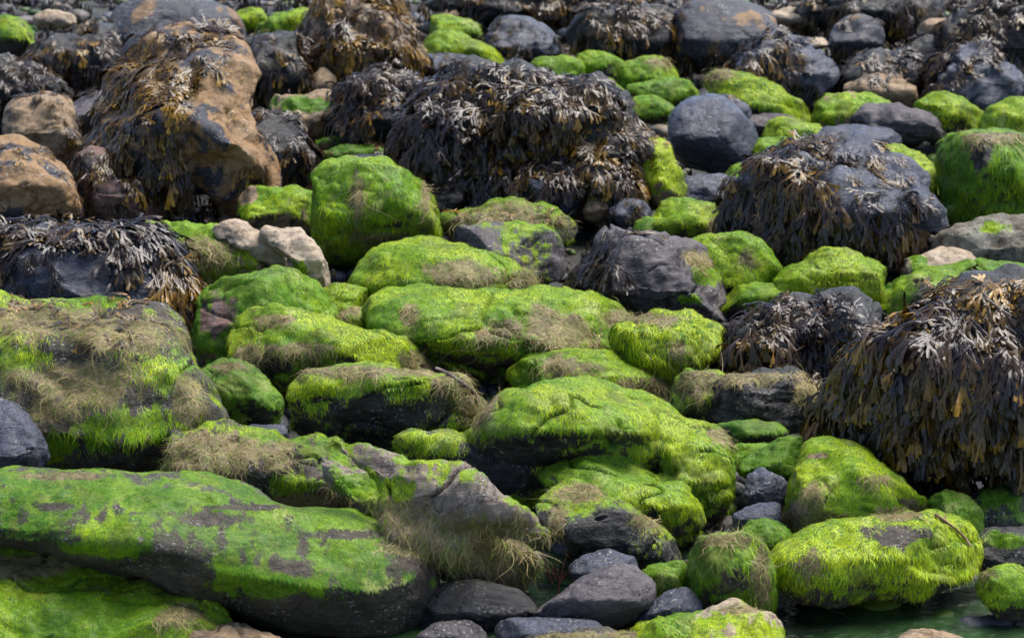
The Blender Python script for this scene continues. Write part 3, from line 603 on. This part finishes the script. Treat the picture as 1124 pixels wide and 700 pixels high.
def strands(q, dens, name, n, Lm, Wm, down, wild, lift, colour, drop, K=4, facing=True, hug=.10):
    """n thin strips rooted on the mesh with probability dens, combed downhill"""
    V, N = q['V'], q['N']
    toC = CAM - V; toC /= np.linalg.norm(toC, axis=1)[:, None]
    see = (N * toC).sum(1)
    w = dens * ((see > -0.35) if facing else 1.0)
    w = np.where(w < 0.03, 0, w)
    if n < 1 or w.sum() <= 0: return None
    r = np.random.default_rng(len(V) + n)
    idx = r.choice(len(V), n, p=w / w.sum())
    sp = q['D'] * 2.4 / F
    p = V[idx] + r.normal(size=(n, 3)) * sp * .5
    nn = N[idx]
    p -= nn * ((p - V[idx]) * nn).sum(1)[:, None]
    g = np.array([0, -0.10, -1.0]); d = g - nn * (nn @ g)[:, None]
    f1 = np.stack([fbm(p * 3.5 + 31, 2), fbm(p * 3.5 + 57, 2), fbm(p * 3.5 + 83, 2)], 1)
    d = d * down + f1 * .5 * wild + r.normal(size=(n, 3)) * .34 * wild
    d -= nn * (d * nn).sum(1)[:, None]
    d /= np.maximum(np.linalg.norm(d, axis=1), 1e-6)[:, None]
    side = np.cross(d, nn)
    Ls = Lm * r.lognormal(0, .35, n); Ws = Wm * r.uniform(.6, 1.35, n)
    cur = r.normal(size=n) * wild * .45
    lf = np.abs(r.normal(size=n)) * lift
    ts = np.linspace(0, 1, K); rows = []
    prof = np.array([.8, 1.0, .75, .12]) if K == 4 else np.array([.9, .9, .15]) if K == 3 else np.interp(ts, [0, .3, .75, 1], [.8, 1, .8, .15])
    ph = r.uniform(0, 6.28, n)
    for t, wd in zip(ts, prof):
        x = p + nn * (0.0015 + (lf * math.sin(min(t * 2.2, math.pi)) * 1.0)[:, None] * Ls[:, None]) + d * (Ls * t)[:, None]
        x = x + side * (Ls * (cur * t * t + wild * .10 * np.sin(ph + 7 * t) * (K > 4)))[:, None]
        x[:, 2] -= drop * Ls * t * t
        x -= nn * (Ls * t * t * hug)[:, None]
        rows.append(x - side * (Ws * wd * .5)[:, None]); rows.append(x + side * (Ws * wd * .5)[:, None])
    A = np.stack(rows, 1)                      # n, 2K, 3
    base = np.arange(n)[:, None] * 2 * K
    quads = []
    for k in range(K - 1):
        quads.append(np.concatenate([base + 2 * k, base + 2 * k + 1, base + 2 * k + 3, base + 2 * k + 2], 1))
    Q = np.stack(quads, 1).reshape(-1)
    me = mesh_from(name, A.reshape(-1, 3) - q['loc'], Q, np.full(n * (K - 1), 4))
    Cc = colour(p, r, n)
    set_tint(me, np.repeat(Cc, 2 * K, axis=0))
    return me


def green_colour(hue):
    def f(p, r, n):
        t = hue + 0.55 * fbm(p * 3.2 + 11, 4) + 0.15 * r.normal(size=n)
        t = np.clip(t, 0, 1)[:, None]
        c = np.where(t < .5, YG + (MG - YG) * (t / .5), MG + (DG - MG) * ((t - .5) / .5))
        tan_ = (r.uniform(size=n) < 0.05)[:, None]
        c = np.where(tan_, np.array([.24, .19, .07]), c)
        ol = np.clip(1.6 * fbm(p * 5.5 + 77, 4) - .4, 0, .65)[:, None]
        c = c * (1 - ol) + np.array([.155, .150, .035]) * ol
        bl = np.clip(1.8 * fbm(p * 6.5 + 177, 3) - .8, 0, .6)[:, None]
        c = c * (1 - bl) + np.array([.50, .52, .16]) * bl
        return c * r.uniform(.72, 1.28, n)[:, None]
    return f


def straw_colour(p, r, n):
    t = r.uniform(size=n)[:, None]; k = np.clip(.5 + .8 * fbm(p * 7 + 5, 2), 0, 1)[:, None]
    c = np.array([.44, .34, .15]) * t + np.array([.12, .088, .042]) * (1 - t)
    c = c * (.5 + .7 * k)
    gr = (r.uniform(size=n) < .2)[:, None]
    return np.where(gr, np.array([.13, .19, .02]), c)


# ------------------------------------------------------------------ seaweed fronds
TONES = [np.array([.020, .014, .015]), np.array([.070, .040, .012]), np.array([.27, .145, .010])]


class Fronds:
    def __init__(self): self.V, self.Q, self.C, self.n = [], [], [], 0

    def strip(self, P, S, Nn, wd, col):
        k0 = self.n
        for i in range(len(P)):
            w = S[i] * (wd[i] * .5)
            self.V += [P[i] - w, P[i] + Nn[i] * (wd[i] * .16), P[i] + w]
            self.C += [col[i]] * 3
        for i in range(len(P) - 1):
            a = k0 + 3 * i
            self.Q += [a, a + 1, a + 4, a + 3, a + 1, a + 2, a + 5, a + 4]
        self.n += 3 * len(P)

    def grow(self, bvh, p, d, L, tone, off, rd, floor_z=-1e9):
        W = L * rd.uniform(.065, .105)
        ca = np.array(tone[0]) * rd.uniform(.7, 1.3); cb = np.array(tone[1]) * rd.uniform(.7, 1.3)
        stack = [(p, d, None, L * rd.uniform(.28, .42), 0, 0.0)]
        top = 3 if L > .12 else 2
        while stack:
            p, d, n, l, lev, t0 = stack.pop()
            seg = 4 if lev == 0 else 2
            st = l / seg
            P, S, NN, WD, CC = [], [], [], [], []
            last = lev == top or (lev == top - 1 and rd.random() < .2)
            for i in range(seg + 1):
                loc, nr, _, dist = bvh.find_nearest(p)
                if loc is None: return
                sd = (p - loc).dot(nr)
                if sd < off: p = loc + nr * off
                n = nr if n is None else (n * .55 + nr * .45)
                n = (n - d * n.dot(d)).normalized()
                s = d.cross(n)
                u = (i / seg + lev) / (top + 1)
                wd = W * (.5 + .4 * min(1, u * 3)) * (1 - .08 * lev) if not last else W * (.78 + .2 * math.sin(min(1, i / seg) * 2.6))
                if last and i == seg: wd = W * .72
                P.append(np.array(p)); S.append(np.array(s)); NN.append(np.array(n)); WD.append(wd)
                k = max(0, min(1, (u - .35) * 1.6)); CC.append(ca * (1 - k) + cb * k)
                if i < seg:
                    hang = .22 if sd < off * 2 else .5
                    nd_ = d + Vector((rd.gauss(0, .16), rd.gauss(0, .16), rd.gauss(0, .14) - hang))
                    if sd < off * 1.5: nd_ = nd_ - nr * min(0, nd_.dot(nr)) * .9
                    d = nd_.normalized(); p = p + d * st
                    if p.z < floor_z: p.z = floor_z + rd.random() * .01
            self.strip(P, S, NN, WD, CC)
            if not last:
                a = rd.uniform(.18, .5)
                for sg in (-1, 1):
                    d2 = (d * math.cos(a) + s * (sg * math.sin(a)) + n * rd.uniform(-.12, .2)).normalized()
                    stack.append((p.copy(), d2, n.copy(), L * rd.uniform(.16, .27), lev + 1, 0.0))

    def mesh(self, name, loc):
        me = mesh_from(name, np.array(self.V) - loc, self.Q, np.full(len(self.Q) // 4, 4))
        set_tint(me, np.array(self.C))
        return me


def tone_of(t, rd):
    t = max(0, min(2, t + rd.gauss(0, .2)))
    base = TONES[0] + (TONES[1] - TONES[0]) * min(1, t) if t <= 1 else TONES[1] + (TONES[2] - TONES[1]) * (t - 1)
    t2 = min(2, t + (rd.random() < .45) * rd.uniform(.3, 1.1))
    tip = TONES[0] + (TONES[1] - TONES[0]) * min(1, t2) if t2 <= 1 else TONES[1] + (TONES[2] - TONES[1]) * (t2 - 1)
    return base, tip


def bvh_of(V, L, lt):
    st = np.concatenate([[0], np.cumsum(lt)[:-1]])
    Ll = L.tolist()
    return BVHTree.FromPolygons([tuple(v) for v in V.tolist()], [tuple(Ll[s:s + t]) for s, t in zip(st.tolist(), lt.tolist())])


def seaweed(q, specs, fr=None, bvh=None, seed=1):
    V, N = q['V'], q['N']
    px, py, D = project(V)
    toC = CAM - V; toC /= np.linalg.norm(toC, axis=1)[:, None]
    see = (N * toC).sum(1)
    fr = fr or Fronds(); rd = random.Random(seed)
    sc0 = q.get('size', 1.0)
    FLOW = np.stack([fbm(V * 4.0 + 3, 2), fbm(V * 4.0 + 40, 2), fbm(V * 4.0 + 70, 2)], 1) * 1.6
    TN_ = fbm(V * 5.0 + 90, 3); LN_ = fbm(V * 6.0 + 120, 2)
    bvh = bvh or bvh_of(V, q['L'], q['lt'])
    r = np.random.default_rng(seed)
    for (cx, cy, rx, ry, L, tone, dens) in specs:
        inside = ((px - cx) / rx) ** 2 + ((py - cy) / ry) ** 2 < 1
        w = (inside & (see > -0.25)).astype(float)
        if w.sum() < 1: continue
        n = int(dens * WEED * math.pi * rx * ry / (L * 2.4))
        ctr = V[w > 0].mean(0)
        left = n
        while left > 0:                       # fronds grow in tufts from shared holdfasts
            i = int(r.choice(len(V), p=w / w.sum())); k = min(left, rd.randint(3, 9)); left -= k
            nn = Vector(N[i]); Lt = .88 * L * D[i] / F * rd.uniform(.7, 1.25) * (1 + .35 * LN_[i])
            rad = Vector(V[i] - ctr)
            if rad.length > 1e-6: rad.normalize()
            sc_ = .35 + .65 * max(0, nn.z)
            main = Vector(q.get('kw', {}).get('sweep', (0, 0, 0))) + rad * .4 + Vector((0, -.15, -.75)) + Vector(FLOW[i]) * (.9 * sc_) + Vector((rd.gauss(0, .6), rd.gauss(0, .6), rd.gauss(0, .3))) * sc_
            tt = tone * .8 - .12 + .6 * TN_[i] + rd.gauss(0, .22)
            lift = rd.random() ** 1.5
            for _ in range(k):
                Lm = Lt * rd.uniform(.55, 1.15)
                p = Vector(V[i]) + Vector((rd.gauss(0, .13), rd.gauss(0, .13), rd.gauss(0, .08))) * Lm
                d = main + Vector((rd.gauss(0, .27), rd.gauss(0, .27), rd.gauss(0, .2)))
                d = d - nn * d.dot(nn)
                if d.length < 1e-4: continue
                off = Lm * (.015 + .05 * rd.random() + .15 * lift)
                fr.grow(bvh, p + nn * off * .5, d.normalized(), Lm, tone_of(tt, rd), off, rd)
    return fr


EXTRA = {
    'seaweed covered boulder in the top right': [(1060, 50, 30, 30, 24, .5, 2), (1100, 70, 30, 24, 24, .4, 2)],
    'blue slate wedge': [(1040, 85, 24, 24, 24, .5, 2)],
    'slate boulder half hidden': [(860, 80, 34, 24, 24, .5, 2)],
    'great seaweed boulder': [(1085, 322, 60, 14, 44, 1.6, 2.4), (1030, 395, 90, 60, 60, .9, 1.2), (915, 395, 32, 40, 50, 1.5, 2.4), (950, 360, 40, 30, 50, 1.4, 2.2), (960, 440, 50, 40, 56, 1.3, 1.8), (1060, 440, 70, 50, 60, 1.0, 1.6)],
    'large tan boulder with seaweed': [(222, 50, 30, 26, 24, .8, 1.6), (165, 60, 50, 34, 28, .6, 2.2), (180, 95, 40, 28, 28, .7, 1.6), (145, 165, 50, 50, 30, .4, 2.0), (280, 195, 14, 24, 26, .6, 2)],
    'large seaweed crowned': [(870, 215, 60, 40, 40, .5, 1.8), (920, 180, 60, 16, 30, .9, 1.4), (930, 255, 80, 20, 40, .3, 2.0)],
    'mauve slate rock with weed': [(650, 290, 38, 32, 44, .1, 2.2)],
    'dark slate ledge fringed': [(70, 275, 110, 20, 44, .2, 1.2)],
    'rounded tan boulder beside': [(60, 108, 40, 14, 22, .9, 1.6), (85, 145, 18, 24, 22, .7, 1.6)],
    'big ochre boulder patched': [(40, 160, 40, 10, 18, 1.3, 1.4), (88, 225, 14, 22, 20, .7, 1.6)],
    'pinkish brown rock below': [(95, 178, 26, 16, 26, .6, 2.0), (150, 200, 32, 12, 26, .9, 1.6), (110, 225, 40, 12, 20, .8, 1.4)],
    'dark slate dome with ochre': [(150, 50, 34, 18, 22, .8, 1.8), (240, 45, 24, 14, 18, .6, 1.0)],
    'pale tan stone behind the pale green': [(55, 30, 30, 8, 18, .6, 1.6)],
    'tan block wearing a dark green': [(300, 142, 26, 16, 22, .5, 1.6), (368, 140, 14, 20, 22, .6, 1.6)],
    'tan stone upright': [(345, 100, 14, 16, 22, .7, 1.6)],
    'slate boulder with a wet flat': [(560, 52, 44, 10, 22, .5, 1.6)],
    'big round slate boulder with orange': [(790, 68, 50, 12, 20, .7, 1.6), (842, 40, 12, 24, 20, .6, 1.4)],
    'small round boulder spotted': [(945, 24, 28, 9, 18, .7, 1.4), (962, 55, 14, 14, 20, .5, 1.6)],
    'blue slate wedge with': [(1055, 60, 34, 12, 24, .5, 1.8), (1110, 85, 22, 12, 20, .4, .8)],
    'tan stone streaked orange': [(975, 85, 34, 10, 18, .9, 1.6)],
    'slate rock tucked behind': [(800, 108, 22, 7, 14, .8, 1)],
    'grey slab lying just': [(500, 72, 44, 12, 22, .4, 1.8)],
    'slate stone with a blue sheen': [(745, 212, 12, 12, 18, .6, 1.4), (790, 222, 18, 8, 18, .8, 1.2)],
    'low rock matted': [(505, 246, 26, 10, 16, 1.2, 1.2)],
    'dark slate stone beside': [(685, 232, 22, 14, 18, .5, 1.8)],
    'green streaked flat stone': [(360, 165, 24, 10, 18, .7, 1.6)],
    'flat green tan stone': [(372, 148, 30, 8, 18, .8, 1.6)],
    'thin slate ledge': [(372, 176, 22, 7, 16, .5, 1.2)],
    'tan boulder dusted': [(160, 262, 34, 14, 18, 1.2, 1.3)],
    'thin dark rock with': [(915, 262, 26, 5, 16, .3, 1.2)],
    'dark layered ledge matted': [(800, 425, 34, 12, 22, .3, 1.2), (890, 440, 16, 24, 26, .8, 1.6)],
    'cobble cluster': [(340, 240, 20, 12, 16, .6, 1.2)],
}
for q in ROCKS:
    for k, v in EXTRA.items():
        if q['label'].startswith(k): q['kw']['w'] = list(q['kw'].get('w', [])) + v
WEED = 1.7
build_bodies()
cnt = {}
for i, q in enumerate(ROCKS):
    finish_body(q, i * 7 + 3)
    kw = q['kw']; V = q['V']
    lo, hi = V.min(0), V.max(0)
    q['loc'] = np.array([(lo[0] + hi[0]) / 2, (lo[1] + hi[1]) / 2, lo[2]])
    me = mesh_from(q['kind'], V - q['loc'], q['L'], q['lt'])
    set_float(me, 'algae', q['m']); set_float(me, 'felt', q['s'])
    ob = link(q['kind'], me, M[q['mat']], loc=q['loc'])
    tag(ob, q['label'], q['kind'], kw.get('g'))
    px, py, D = project(V)
    pxm = q['D'] / F                         # metres per photo pixel there
    # visible area of cover in photo pixels
    toC = CAM - V; toC /= np.linalg.norm(toC, axis=1)[:, None]
    vis = ((q['N'] * toC).sum(1) > -0.2)
    cell = (len(V) and (np.median(np.linalg.norm(V[q['E'][:, 0]] - V[q['E'][:, 1]], axis=1)) / pxm) ** 2)
    am = (q['m'] * vis).sum() * cell; as_ = (q['s'] * vis).sum() * cell
    hair = kw.get('hair', 1.0)
    if am > 60:
        Lp = 2.9 * hair ** 2.2
        n = int(am / (max(Lp, 3) * .4) * 1.0)
        me = strands(q, q['m'] ** 1.5, 'algae', n, Lp * pxm, (.38 if hair < 1.3 else .45) * pxm, 1.0, .6, .02, green_colour(kw.get('hue', .3) + [-.05, .12, .0, .22, -.1, .08, .16][i % 7] * .8), .06, hug=.14, K=3 if hair < 1.3 else 4)
        if me: tag(link('algae', me, M['algae'], ob), 'filmy bright green algae growing over the rock', kind='stuff')
    if as_ > 40:
        n = int(as_ / 7 * 2.6 / kw.get('strawL', 1) ** .7)
        me = strands(q, q['s'] ** 1.5, 'dried_weed', n, 12 * pxm * kw.get('strawL', 1), .58 * pxm, .6 if not kw.get('strawL') else 1.1, 1.25 if not kw.get('strawL') else .95, .016, straw_colour, .06, K=7, hug=.18)
        if me: tag(link('dried_weed', me, M['felt'], ob), 'tangled straw coloured dried weed', kind='stuff')
    if kw.get('w'):
        fr = seaweed(q, kw['w'], seed=i + 5)
        if fr.n:
            tag(link('seaweed', fr.mesh('seaweed', q['loc']), M['weed'], ob), 'forked leathery seaweed fronds', kind='stuff')
    q['ob'] = ob

# ------------------------------------------------------------------ ground, pebbles, seaweed bed, water
def ground_z(X, Y):
    P = np.stack([X, Y, np.zeros_like(X)], -1)
    b = SLOPE * (Y - Y0) - 0.13
    far = np.clip((Y - 23) / 10, 0, 1)
    return b + 0.05 * fbm(P * 1.7, 3) + 0.012 * fbm(P * 9, 2) + far * .25 * fbm(P * .5, 3)


def grid(x0, x1, y0, y1, s):
    xs = np.arange(x0, x1 + s / 2, s); ys = np.arange(y0, y1 + s / 2, s)
    X, Y = np.meshgrid(xs, ys)
    return X, Y


xs = np.concatenate([np.linspace(-60, -6, 28)[:-1], np.arange(-6, 6.01, .06), np.linspace(6, 60, 28)[1:]])
ys = np.concatenate([np.linspace(-10, 9, 12)[:-1], np.arange(9, 26.01, .06), np.linspace(26, 110, 40)[1:]])
X, Y = np.meshgrid(xs, ys)
Z = ground_z(X.ravel(), Y.ravel())
GV = np.stack([X.ravel(), Y.ravel(), Z], 1)
nx, ny = len(xs), len(ys)
ii = (np.arange(ny - 1)[:, None] * nx + np.arange(nx - 1)[None]).ravel()
GQ = np.stack([ii, ii + 1, ii + 1 + nx, ii + nx], 1).reshape(-1)
me = mesh_from('ground', GV, GQ, np.full(len(ii), 4))
gm, nt, b = new_mat('shingle')
c = mix(nt, ramp(nt, noise_node(nt, 3.0, 8, .65), .38, .66), (.016, .015, .014), (.045, .040, .034))
c = mix(nt, ramp(nt, noise_node(nt, 1.6, 6, .6), .52, .66), c, (.022, .045, .008))
nt.links.new(c, b.inputs['Base Color']); b.inputs['Roughness'].default_value = .5
bp = nd(nt, 'ShaderNodeBump'); bp.inputs['Strength'].default_value = .8; bp.inputs['Distance'].default_value = .04
nt.links.new(noise_node(nt, 30, 8, .7), bp.inputs['Height']); nt.links.new(bp.outputs[0], b.inputs['Normal'])
tag(link('ground', me, gm), 'dark wet shingle between the boulders', kind='structure')

# pebbles: one mass
r = np.random.default_rng(5)
t = (1 + 5 ** .5) / 2
IV = np.array([(-1, t, 0), (1, t, 0), (-1, -t, 0), (1, -t, 0), (0, -1, t), (0, 1, t), (0, -1, -t), (0, 1, -t), (t, 0, -1), (t, 0, 1), (-t, 0, -1), (-t, 0, 1)]) / math.sqrt(1 + t * t)
IF = [(0, 11, 5), (0, 5, 1), (0, 1, 7), (0, 7, 10), (0, 10, 11), (1, 5, 9), (5, 11, 4), (11, 10, 2), (10, 7, 6), (7, 1, 8), (3, 9, 4), (3, 4, 2), (3, 2, 6), (3, 6, 8), (3, 8, 9), (4, 9, 5), (2, 4, 11), (6, 2, 10), (8, 6, 7), (9, 8, 1)]
v = [tuple(x) for x in IV]; fs = []
cache = {}
def midp(a, b_):
    k = (min(a, b_), max(a, b_))
    if k not in cache:
        m_ = np.array(v[a]) + np.array(v[b_]); v.append(tuple(m_ / np.linalg.norm(m_))); cache[k] = len(v) - 1
    return cache[k]
for a, b_, c_ in IF:
    ab, bc, ca = midp(a, b_), midp(b_, c_), midp(c_, a)
    fs += [(a, ab, ca), (b_, bc, ab), (c_, ca, bc), (ab, bc, ca)]
IV = np.array(v); IF = np.array(fs)
NP = 9000
Yp = r.uniform(9.8, 24, NP); Xp = r.uniform(-1, 1, NP) * (Yp * .19 + .3)
sz = r.lognormal(-3.35, .5, NP).clip(.018, .11)
Zp = ground_z(Xp, Yp) + sz * .15
ax = r.uniform(.6, 1.4, (NP, 3)) * np.array([1, 1, .6])
rz = r.uniform(0, 6.28, NP)
B = IV[None] * ax[:, None] * sz[:, None, None]
B *= (1 + .22 * fbm((IV[None] * 1.3 + r.uniform(0, 50, (NP, 1, 3))).reshape(-1, 3), 2).reshape(NP, -1))[..., None]
bx = B[..., 0] * np.cos(rz)[:, None] - B[..., 1] * np.sin(rz)[:, None]; by = B[..., 0] * np.sin(rz)[:, None] + B[..., 1] * np.cos(rz)[:, None]
B = np.stack([bx + Xp[:, None], by + Yp[:, None], B[..., 2] + Zp[:, None]], -1)
me = mesh_from('pebbles', B.reshape(-1, 3), (IF[None] + (np.arange(NP) * len(IV))[:, None, None]).reshape(-1), np.full(NP * len(IF), 3))
pal = np.array([(.03, .03, .036), (.06, .06, .075), (.09, .075, .06), (.16, .12, .075), (.05, .10, .012), (.09, .15, .012)])
tc = pal[r.choice(6, NP, p=[.27, .25, .14, .08, .14, .12])] * r.uniform(.7, 1.2, (NP, 1))
set_tint(me, np.repeat(tc, len(IV), 0))
pm, nt, b = new_mat('pebble')
a = nd(nt, 'ShaderNodeAttribute', attribute_name='tint')
nt.links.new(mix(nt, .7, a.outputs['Color'], ramp(nt, noise_node(nt, 40, 6, .7), .3, .7, (.4, .4, .4, 1), (1.2, 1.2, 1.2, 1)), 'MULTIPLY'), b.inputs['Base Color'])
b.inputs['Roughness'].default_value = .42
bp = nd(nt, 'ShaderNodeBump'); bp.inputs['Strength'].default_value = .5; bp.inputs['Distance'].default_value = .015
nt.links.new(noise_node(nt, 60, 6, .7), bp.inputs['Height']); nt.links.new(bp.outputs[0], b.inputs['Normal'])
tag(link('pebbles', me, pm), 'small wet pebbles filling the gaps between the boulders', kind='stuff')

# seaweed lying over the far ground
gsel = dict(L=GQ, lt=np.full(len(ii), 4), V=GV)
keep = (GV[:, 1] > 9) & (GV[:, 1] < 27) & (np.abs(GV[:, 0]) < 6)
gN = np.zeros_like(GV); gN[:, 2] = 1
bq = dict(V=GV[keep] + np.array([0, 0, .09]), N=gN[keep])
gb = bvh_of(GV, GQ, np.full(len(ii), 4))
fr = seaweed(dict(V=bq['V'], N=bq['N'], L=None, lt=None), [(560, -20, 640, 60, 24, .6, 2.2), (400, 60, 440, 60, 24, .7, 2.0), (950, 55, 240, 70, 24, .6, 2.0), (120, 130, 180, 90, 24, .8, 2.0), (100, 225, 170, 26, 26, .7, 2.0), (420, 140, 90, 60, 24, .6, 2.0), (560, 400, 560, 230, 15, 1.2, .3)], bvh=gb, seed=99)
tag(link('seaweed_bed', fr.mesh('seaweed_bed', np.zeros(3)), M['weed']), 'dark brown seaweed strewn over the ground between far boulders', kind='stuff')

# pool
wm = bpy.data.materials.new('pool_water'); wm.use_nodes = True
nt = wm.node_tree; nt.nodes.clear()
out = nd(nt, 'ShaderNodeOutputMaterial'); gl = nd(nt, 'ShaderNodeBsdfGlossy'); gl.inputs['Roughness'].default_value = .04
tr = nd(nt, 'ShaderNodeBsdfTransparent'); tr.inputs['Color'].default_value = (.22, .36, .20, 1)
df = nd(nt, 'ShaderNodeBsdfDiffuse'); df.inputs['Color'].default_value = (.018, .042, .018, 1)
ms0 = nd(nt, 'ShaderNodeMixShader'); ms0.inputs[0].default_value = .6
nt.links.new(ramp(nt, noise_node(nt, 1.5, 6, .6, .5), .42, .66, (.010, .022, .012, 1), (.065, .15, .045, 1)), df.inputs['Color'])
nt.links.new(tr.outputs[0], ms0.inputs[1]); nt.links.new(df.outputs[0], ms0.inputs[2])
fz = nd(nt, 'ShaderNodeFresnel'); fz.inputs[0].default_value = 1.33
ms = nd(nt, 'ShaderNodeMixShader')
nt.links.new(fz.outputs[0], ms.inputs[0]); nt.links.new(ms0.outputs[0], ms.inputs[1]); nt.links.new(gl.outputs[0], ms.inputs[2])
bp = nd(nt, 'ShaderNodeBump'); bp.inputs['Strength'].default_value = .9; bp.inputs['Distance'].default_value = .02
nt.links.new(noise_node(nt, 20, 5, .6, .8), bp.inputs['Height'])
nt.links.new(bp.outputs[0], gl.inputs['Normal']); nt.links.new(bp.outputs[0], fz.inputs['Normal'])
nt.links.new(ms.outputs[0], out.inputs[0])
WZ = -0.02
me = mesh_from('water', np.array([(-8, 2, WZ), (8, 2, WZ), (8, 13.5, WZ), (-8, 13.5, WZ)], float), [0, 1, 2, 3], [4])
tag(link('water', me, wm), 'still murky green pool among the nearest boulders', kind='structure')


# ------------------------------------------------------------------ loose stems lying on the rocks
def tube(name, path, r0, r1, col, label, cat, group=None, branches=()):
    VV, FF, LT, off = [], [], [], 0
    for P, a, e in [(path, r0, r1)] + list(branches):
        P = [Vector(x) for x in P]; S = 7
        for i, p in enumerate(P):
            d = (P[min(i + 1, len(P) - 1)] - P[max(i - 1, 0)]).normalized()
            u = d.cross(Vector((.3, .2, 1))).normalized(); w = d.cross(u)
            rr = a + (e - a) * i / (len(P) - 1); rr *= 1 + .2 * math.sin(i * 2.3)
            for k in range(S):
                t_ = k * 2 * math.pi / S
                VV.append(p + u * (rr * math.cos(t_)) + w * (rr * math.sin(t_)))
        for i in range(len(P) - 1):
            for k in range(S):
                FF += [off + i * S + k, off + i * S + (k + 1) % S, off + (i + 1) * S + (k + 1) % S, off + (i + 1) * S + k]; LT.append(4)
        FF += [off + k for k in range(S)]; LT.append(S); FF += [off + (len(P) - 1) * S + k for k in range(S - 1, -1, -1)]; LT.append(S)
        off = len(VV)
    A = np.array([tuple(x) for x in VV]); loc = A.mean(0)
    me = mesh_from(name, A - loc, FF, LT)
    m_, nt_, b_ = new_mat(name + '_skin')
    nt_.links.new(mix(nt_, ramp(nt_, noise_node(nt_, 60, 5, .7), .35, .65), tuple(c * .6 for c in col), col), b_.inputs['Base Color'])
    b_.inputs['Roughness'].default_value = .5
    return tag(link(name, me, m_, loc=loc), label, cat, group)


dg = bpy.context.evaluated_depsgraph_get()


def on_surface(x, y, lift=.01):
    o = Vector(CAM); d = (Vector(at(x, y, 10.0)) - o).normalized()
    hit, loc, nr, *_ = scene.ray_cast(dg, o, d)
    return loc + nr * lift


def stem(px, **k):
    return [on_surface(x, y, k.get('lift', .008)) for x, y in px]


tube('weed_stalk', stem([(462, 403), (478, 406), (492, 412), (505, 420), (518, 430), (524, 442)]), .014, .008, (.10, .06, .05),
     'dark brown dead weed stalk lying over the top of the many lobed boulder', 'weed stalk', None,
     [([on_surface(478, 406, .01), on_surface(480, 402, .05) + Vector((0, 0, .02)), on_surface(481, 399, .05) + Vector((0, 0, .06))], .008, .003)])
tube('weed_stalk', stem([(1026, 566), (1036, 573), (1048, 581), (1058, 590), (1064, 600)]), .007, .004, (.20, .10, .04),
     'thin reddish brown stalk resting on the broad vivid green boulder', 'weed stalk', None,
     [([on_surface(1036, 573, .008), on_surface(1035, 567, .02)], .004, .002)])
D0 = ground_depth(655)
bs = []
for k in range(5):
    x = 606 + k * 3
    bs.append(([at(x, 640 - 6 * (k % 3), D0 + .05), at(x - 4 + 2 * k, 630 - 4 * (k % 2), D0), at(x - 9 + 5 * k, 612 + 7 * (k % 3), D0 - .03), at(x - 14 + 7 * k, 608 + 8 * (k % 3), D0 - .04)], .004, .002))
tube('red_weed', [at(612, 652, D0 + .05), at(614, 635, D0), at(609, 618, D0 - .02)], .004, .002, (.13, .03, .02),
     'tuft of rusty red weed in the crack beside the slate stack', 'weed tuft', None, bs)

# ------------------------------------------------------------------ light, camera
w = bpy.data.worlds.new('World'); scene.world = w; w.use_nodes = True
nt = w.node_tree; bg = nt.nodes['Background']
sky = nt.nodes.new('ShaderNodeTexSky'); sky.sky_type = 'NISHITA'; sky.sun_disc = False
AZ, EL = math.radians(55), math.radians(64)          # azimuth from +Y towards +X
sky.sun_elevation = EL; sky.sun_rotation = AZ; sky.dust_density = 0.6; sky.air_density = 0.7; sky.ozone_density = 0.7
nt.links.new(sky.outputs[0], bg.inputs['Color']); bg.inputs['Strength'].default_value = 0.05
sl = bpy.data.lights.new('sun', 'SUN'); sl.energy = 1.5; sl.angle = math.radians(45); sl.color = (1, .96, .9)
so = bpy.data.objects.new('sun', sl); COL.objects.link(so)
dirv = Vector((math.sin(AZ) * math.cos(EL), math.cos(AZ) * math.cos(EL), math.sin(EL)))
so.rotation_euler = dirv.to_track_quat('Z', 'Y').to_euler(); so.location = (0, 14, 20)

cd = bpy.data.cameras.new('camera'); cam = bpy.data.objects.new('camera', cd); COL.objects.link(cam)
cam.location = CAM; cam.rotation_euler = (math.pi / 2 - PITCH, 0, 0)
cd.sensor_width = 36; cd.sensor_fit = 'HORIZONTAL'; cd.angle = math.radians(20); cd.clip_end = 500; cd.clip_start = .1
cd.dof.use_dof = True; cd.dof.focus_distance = 12.8; cd.dof.aperture_fstop = 4.0
scene.camera = cam
vs = scene.view_settings
scene.view_settings.view_transform = 'Standard'; vs.look = 'None'; vs.gamma = 1; vs.use_curve_mapping = False; vs.exposure = 2.35
scene.cycles.max_bounces = 6; scene.cycles.transparent_max_bounces = 8
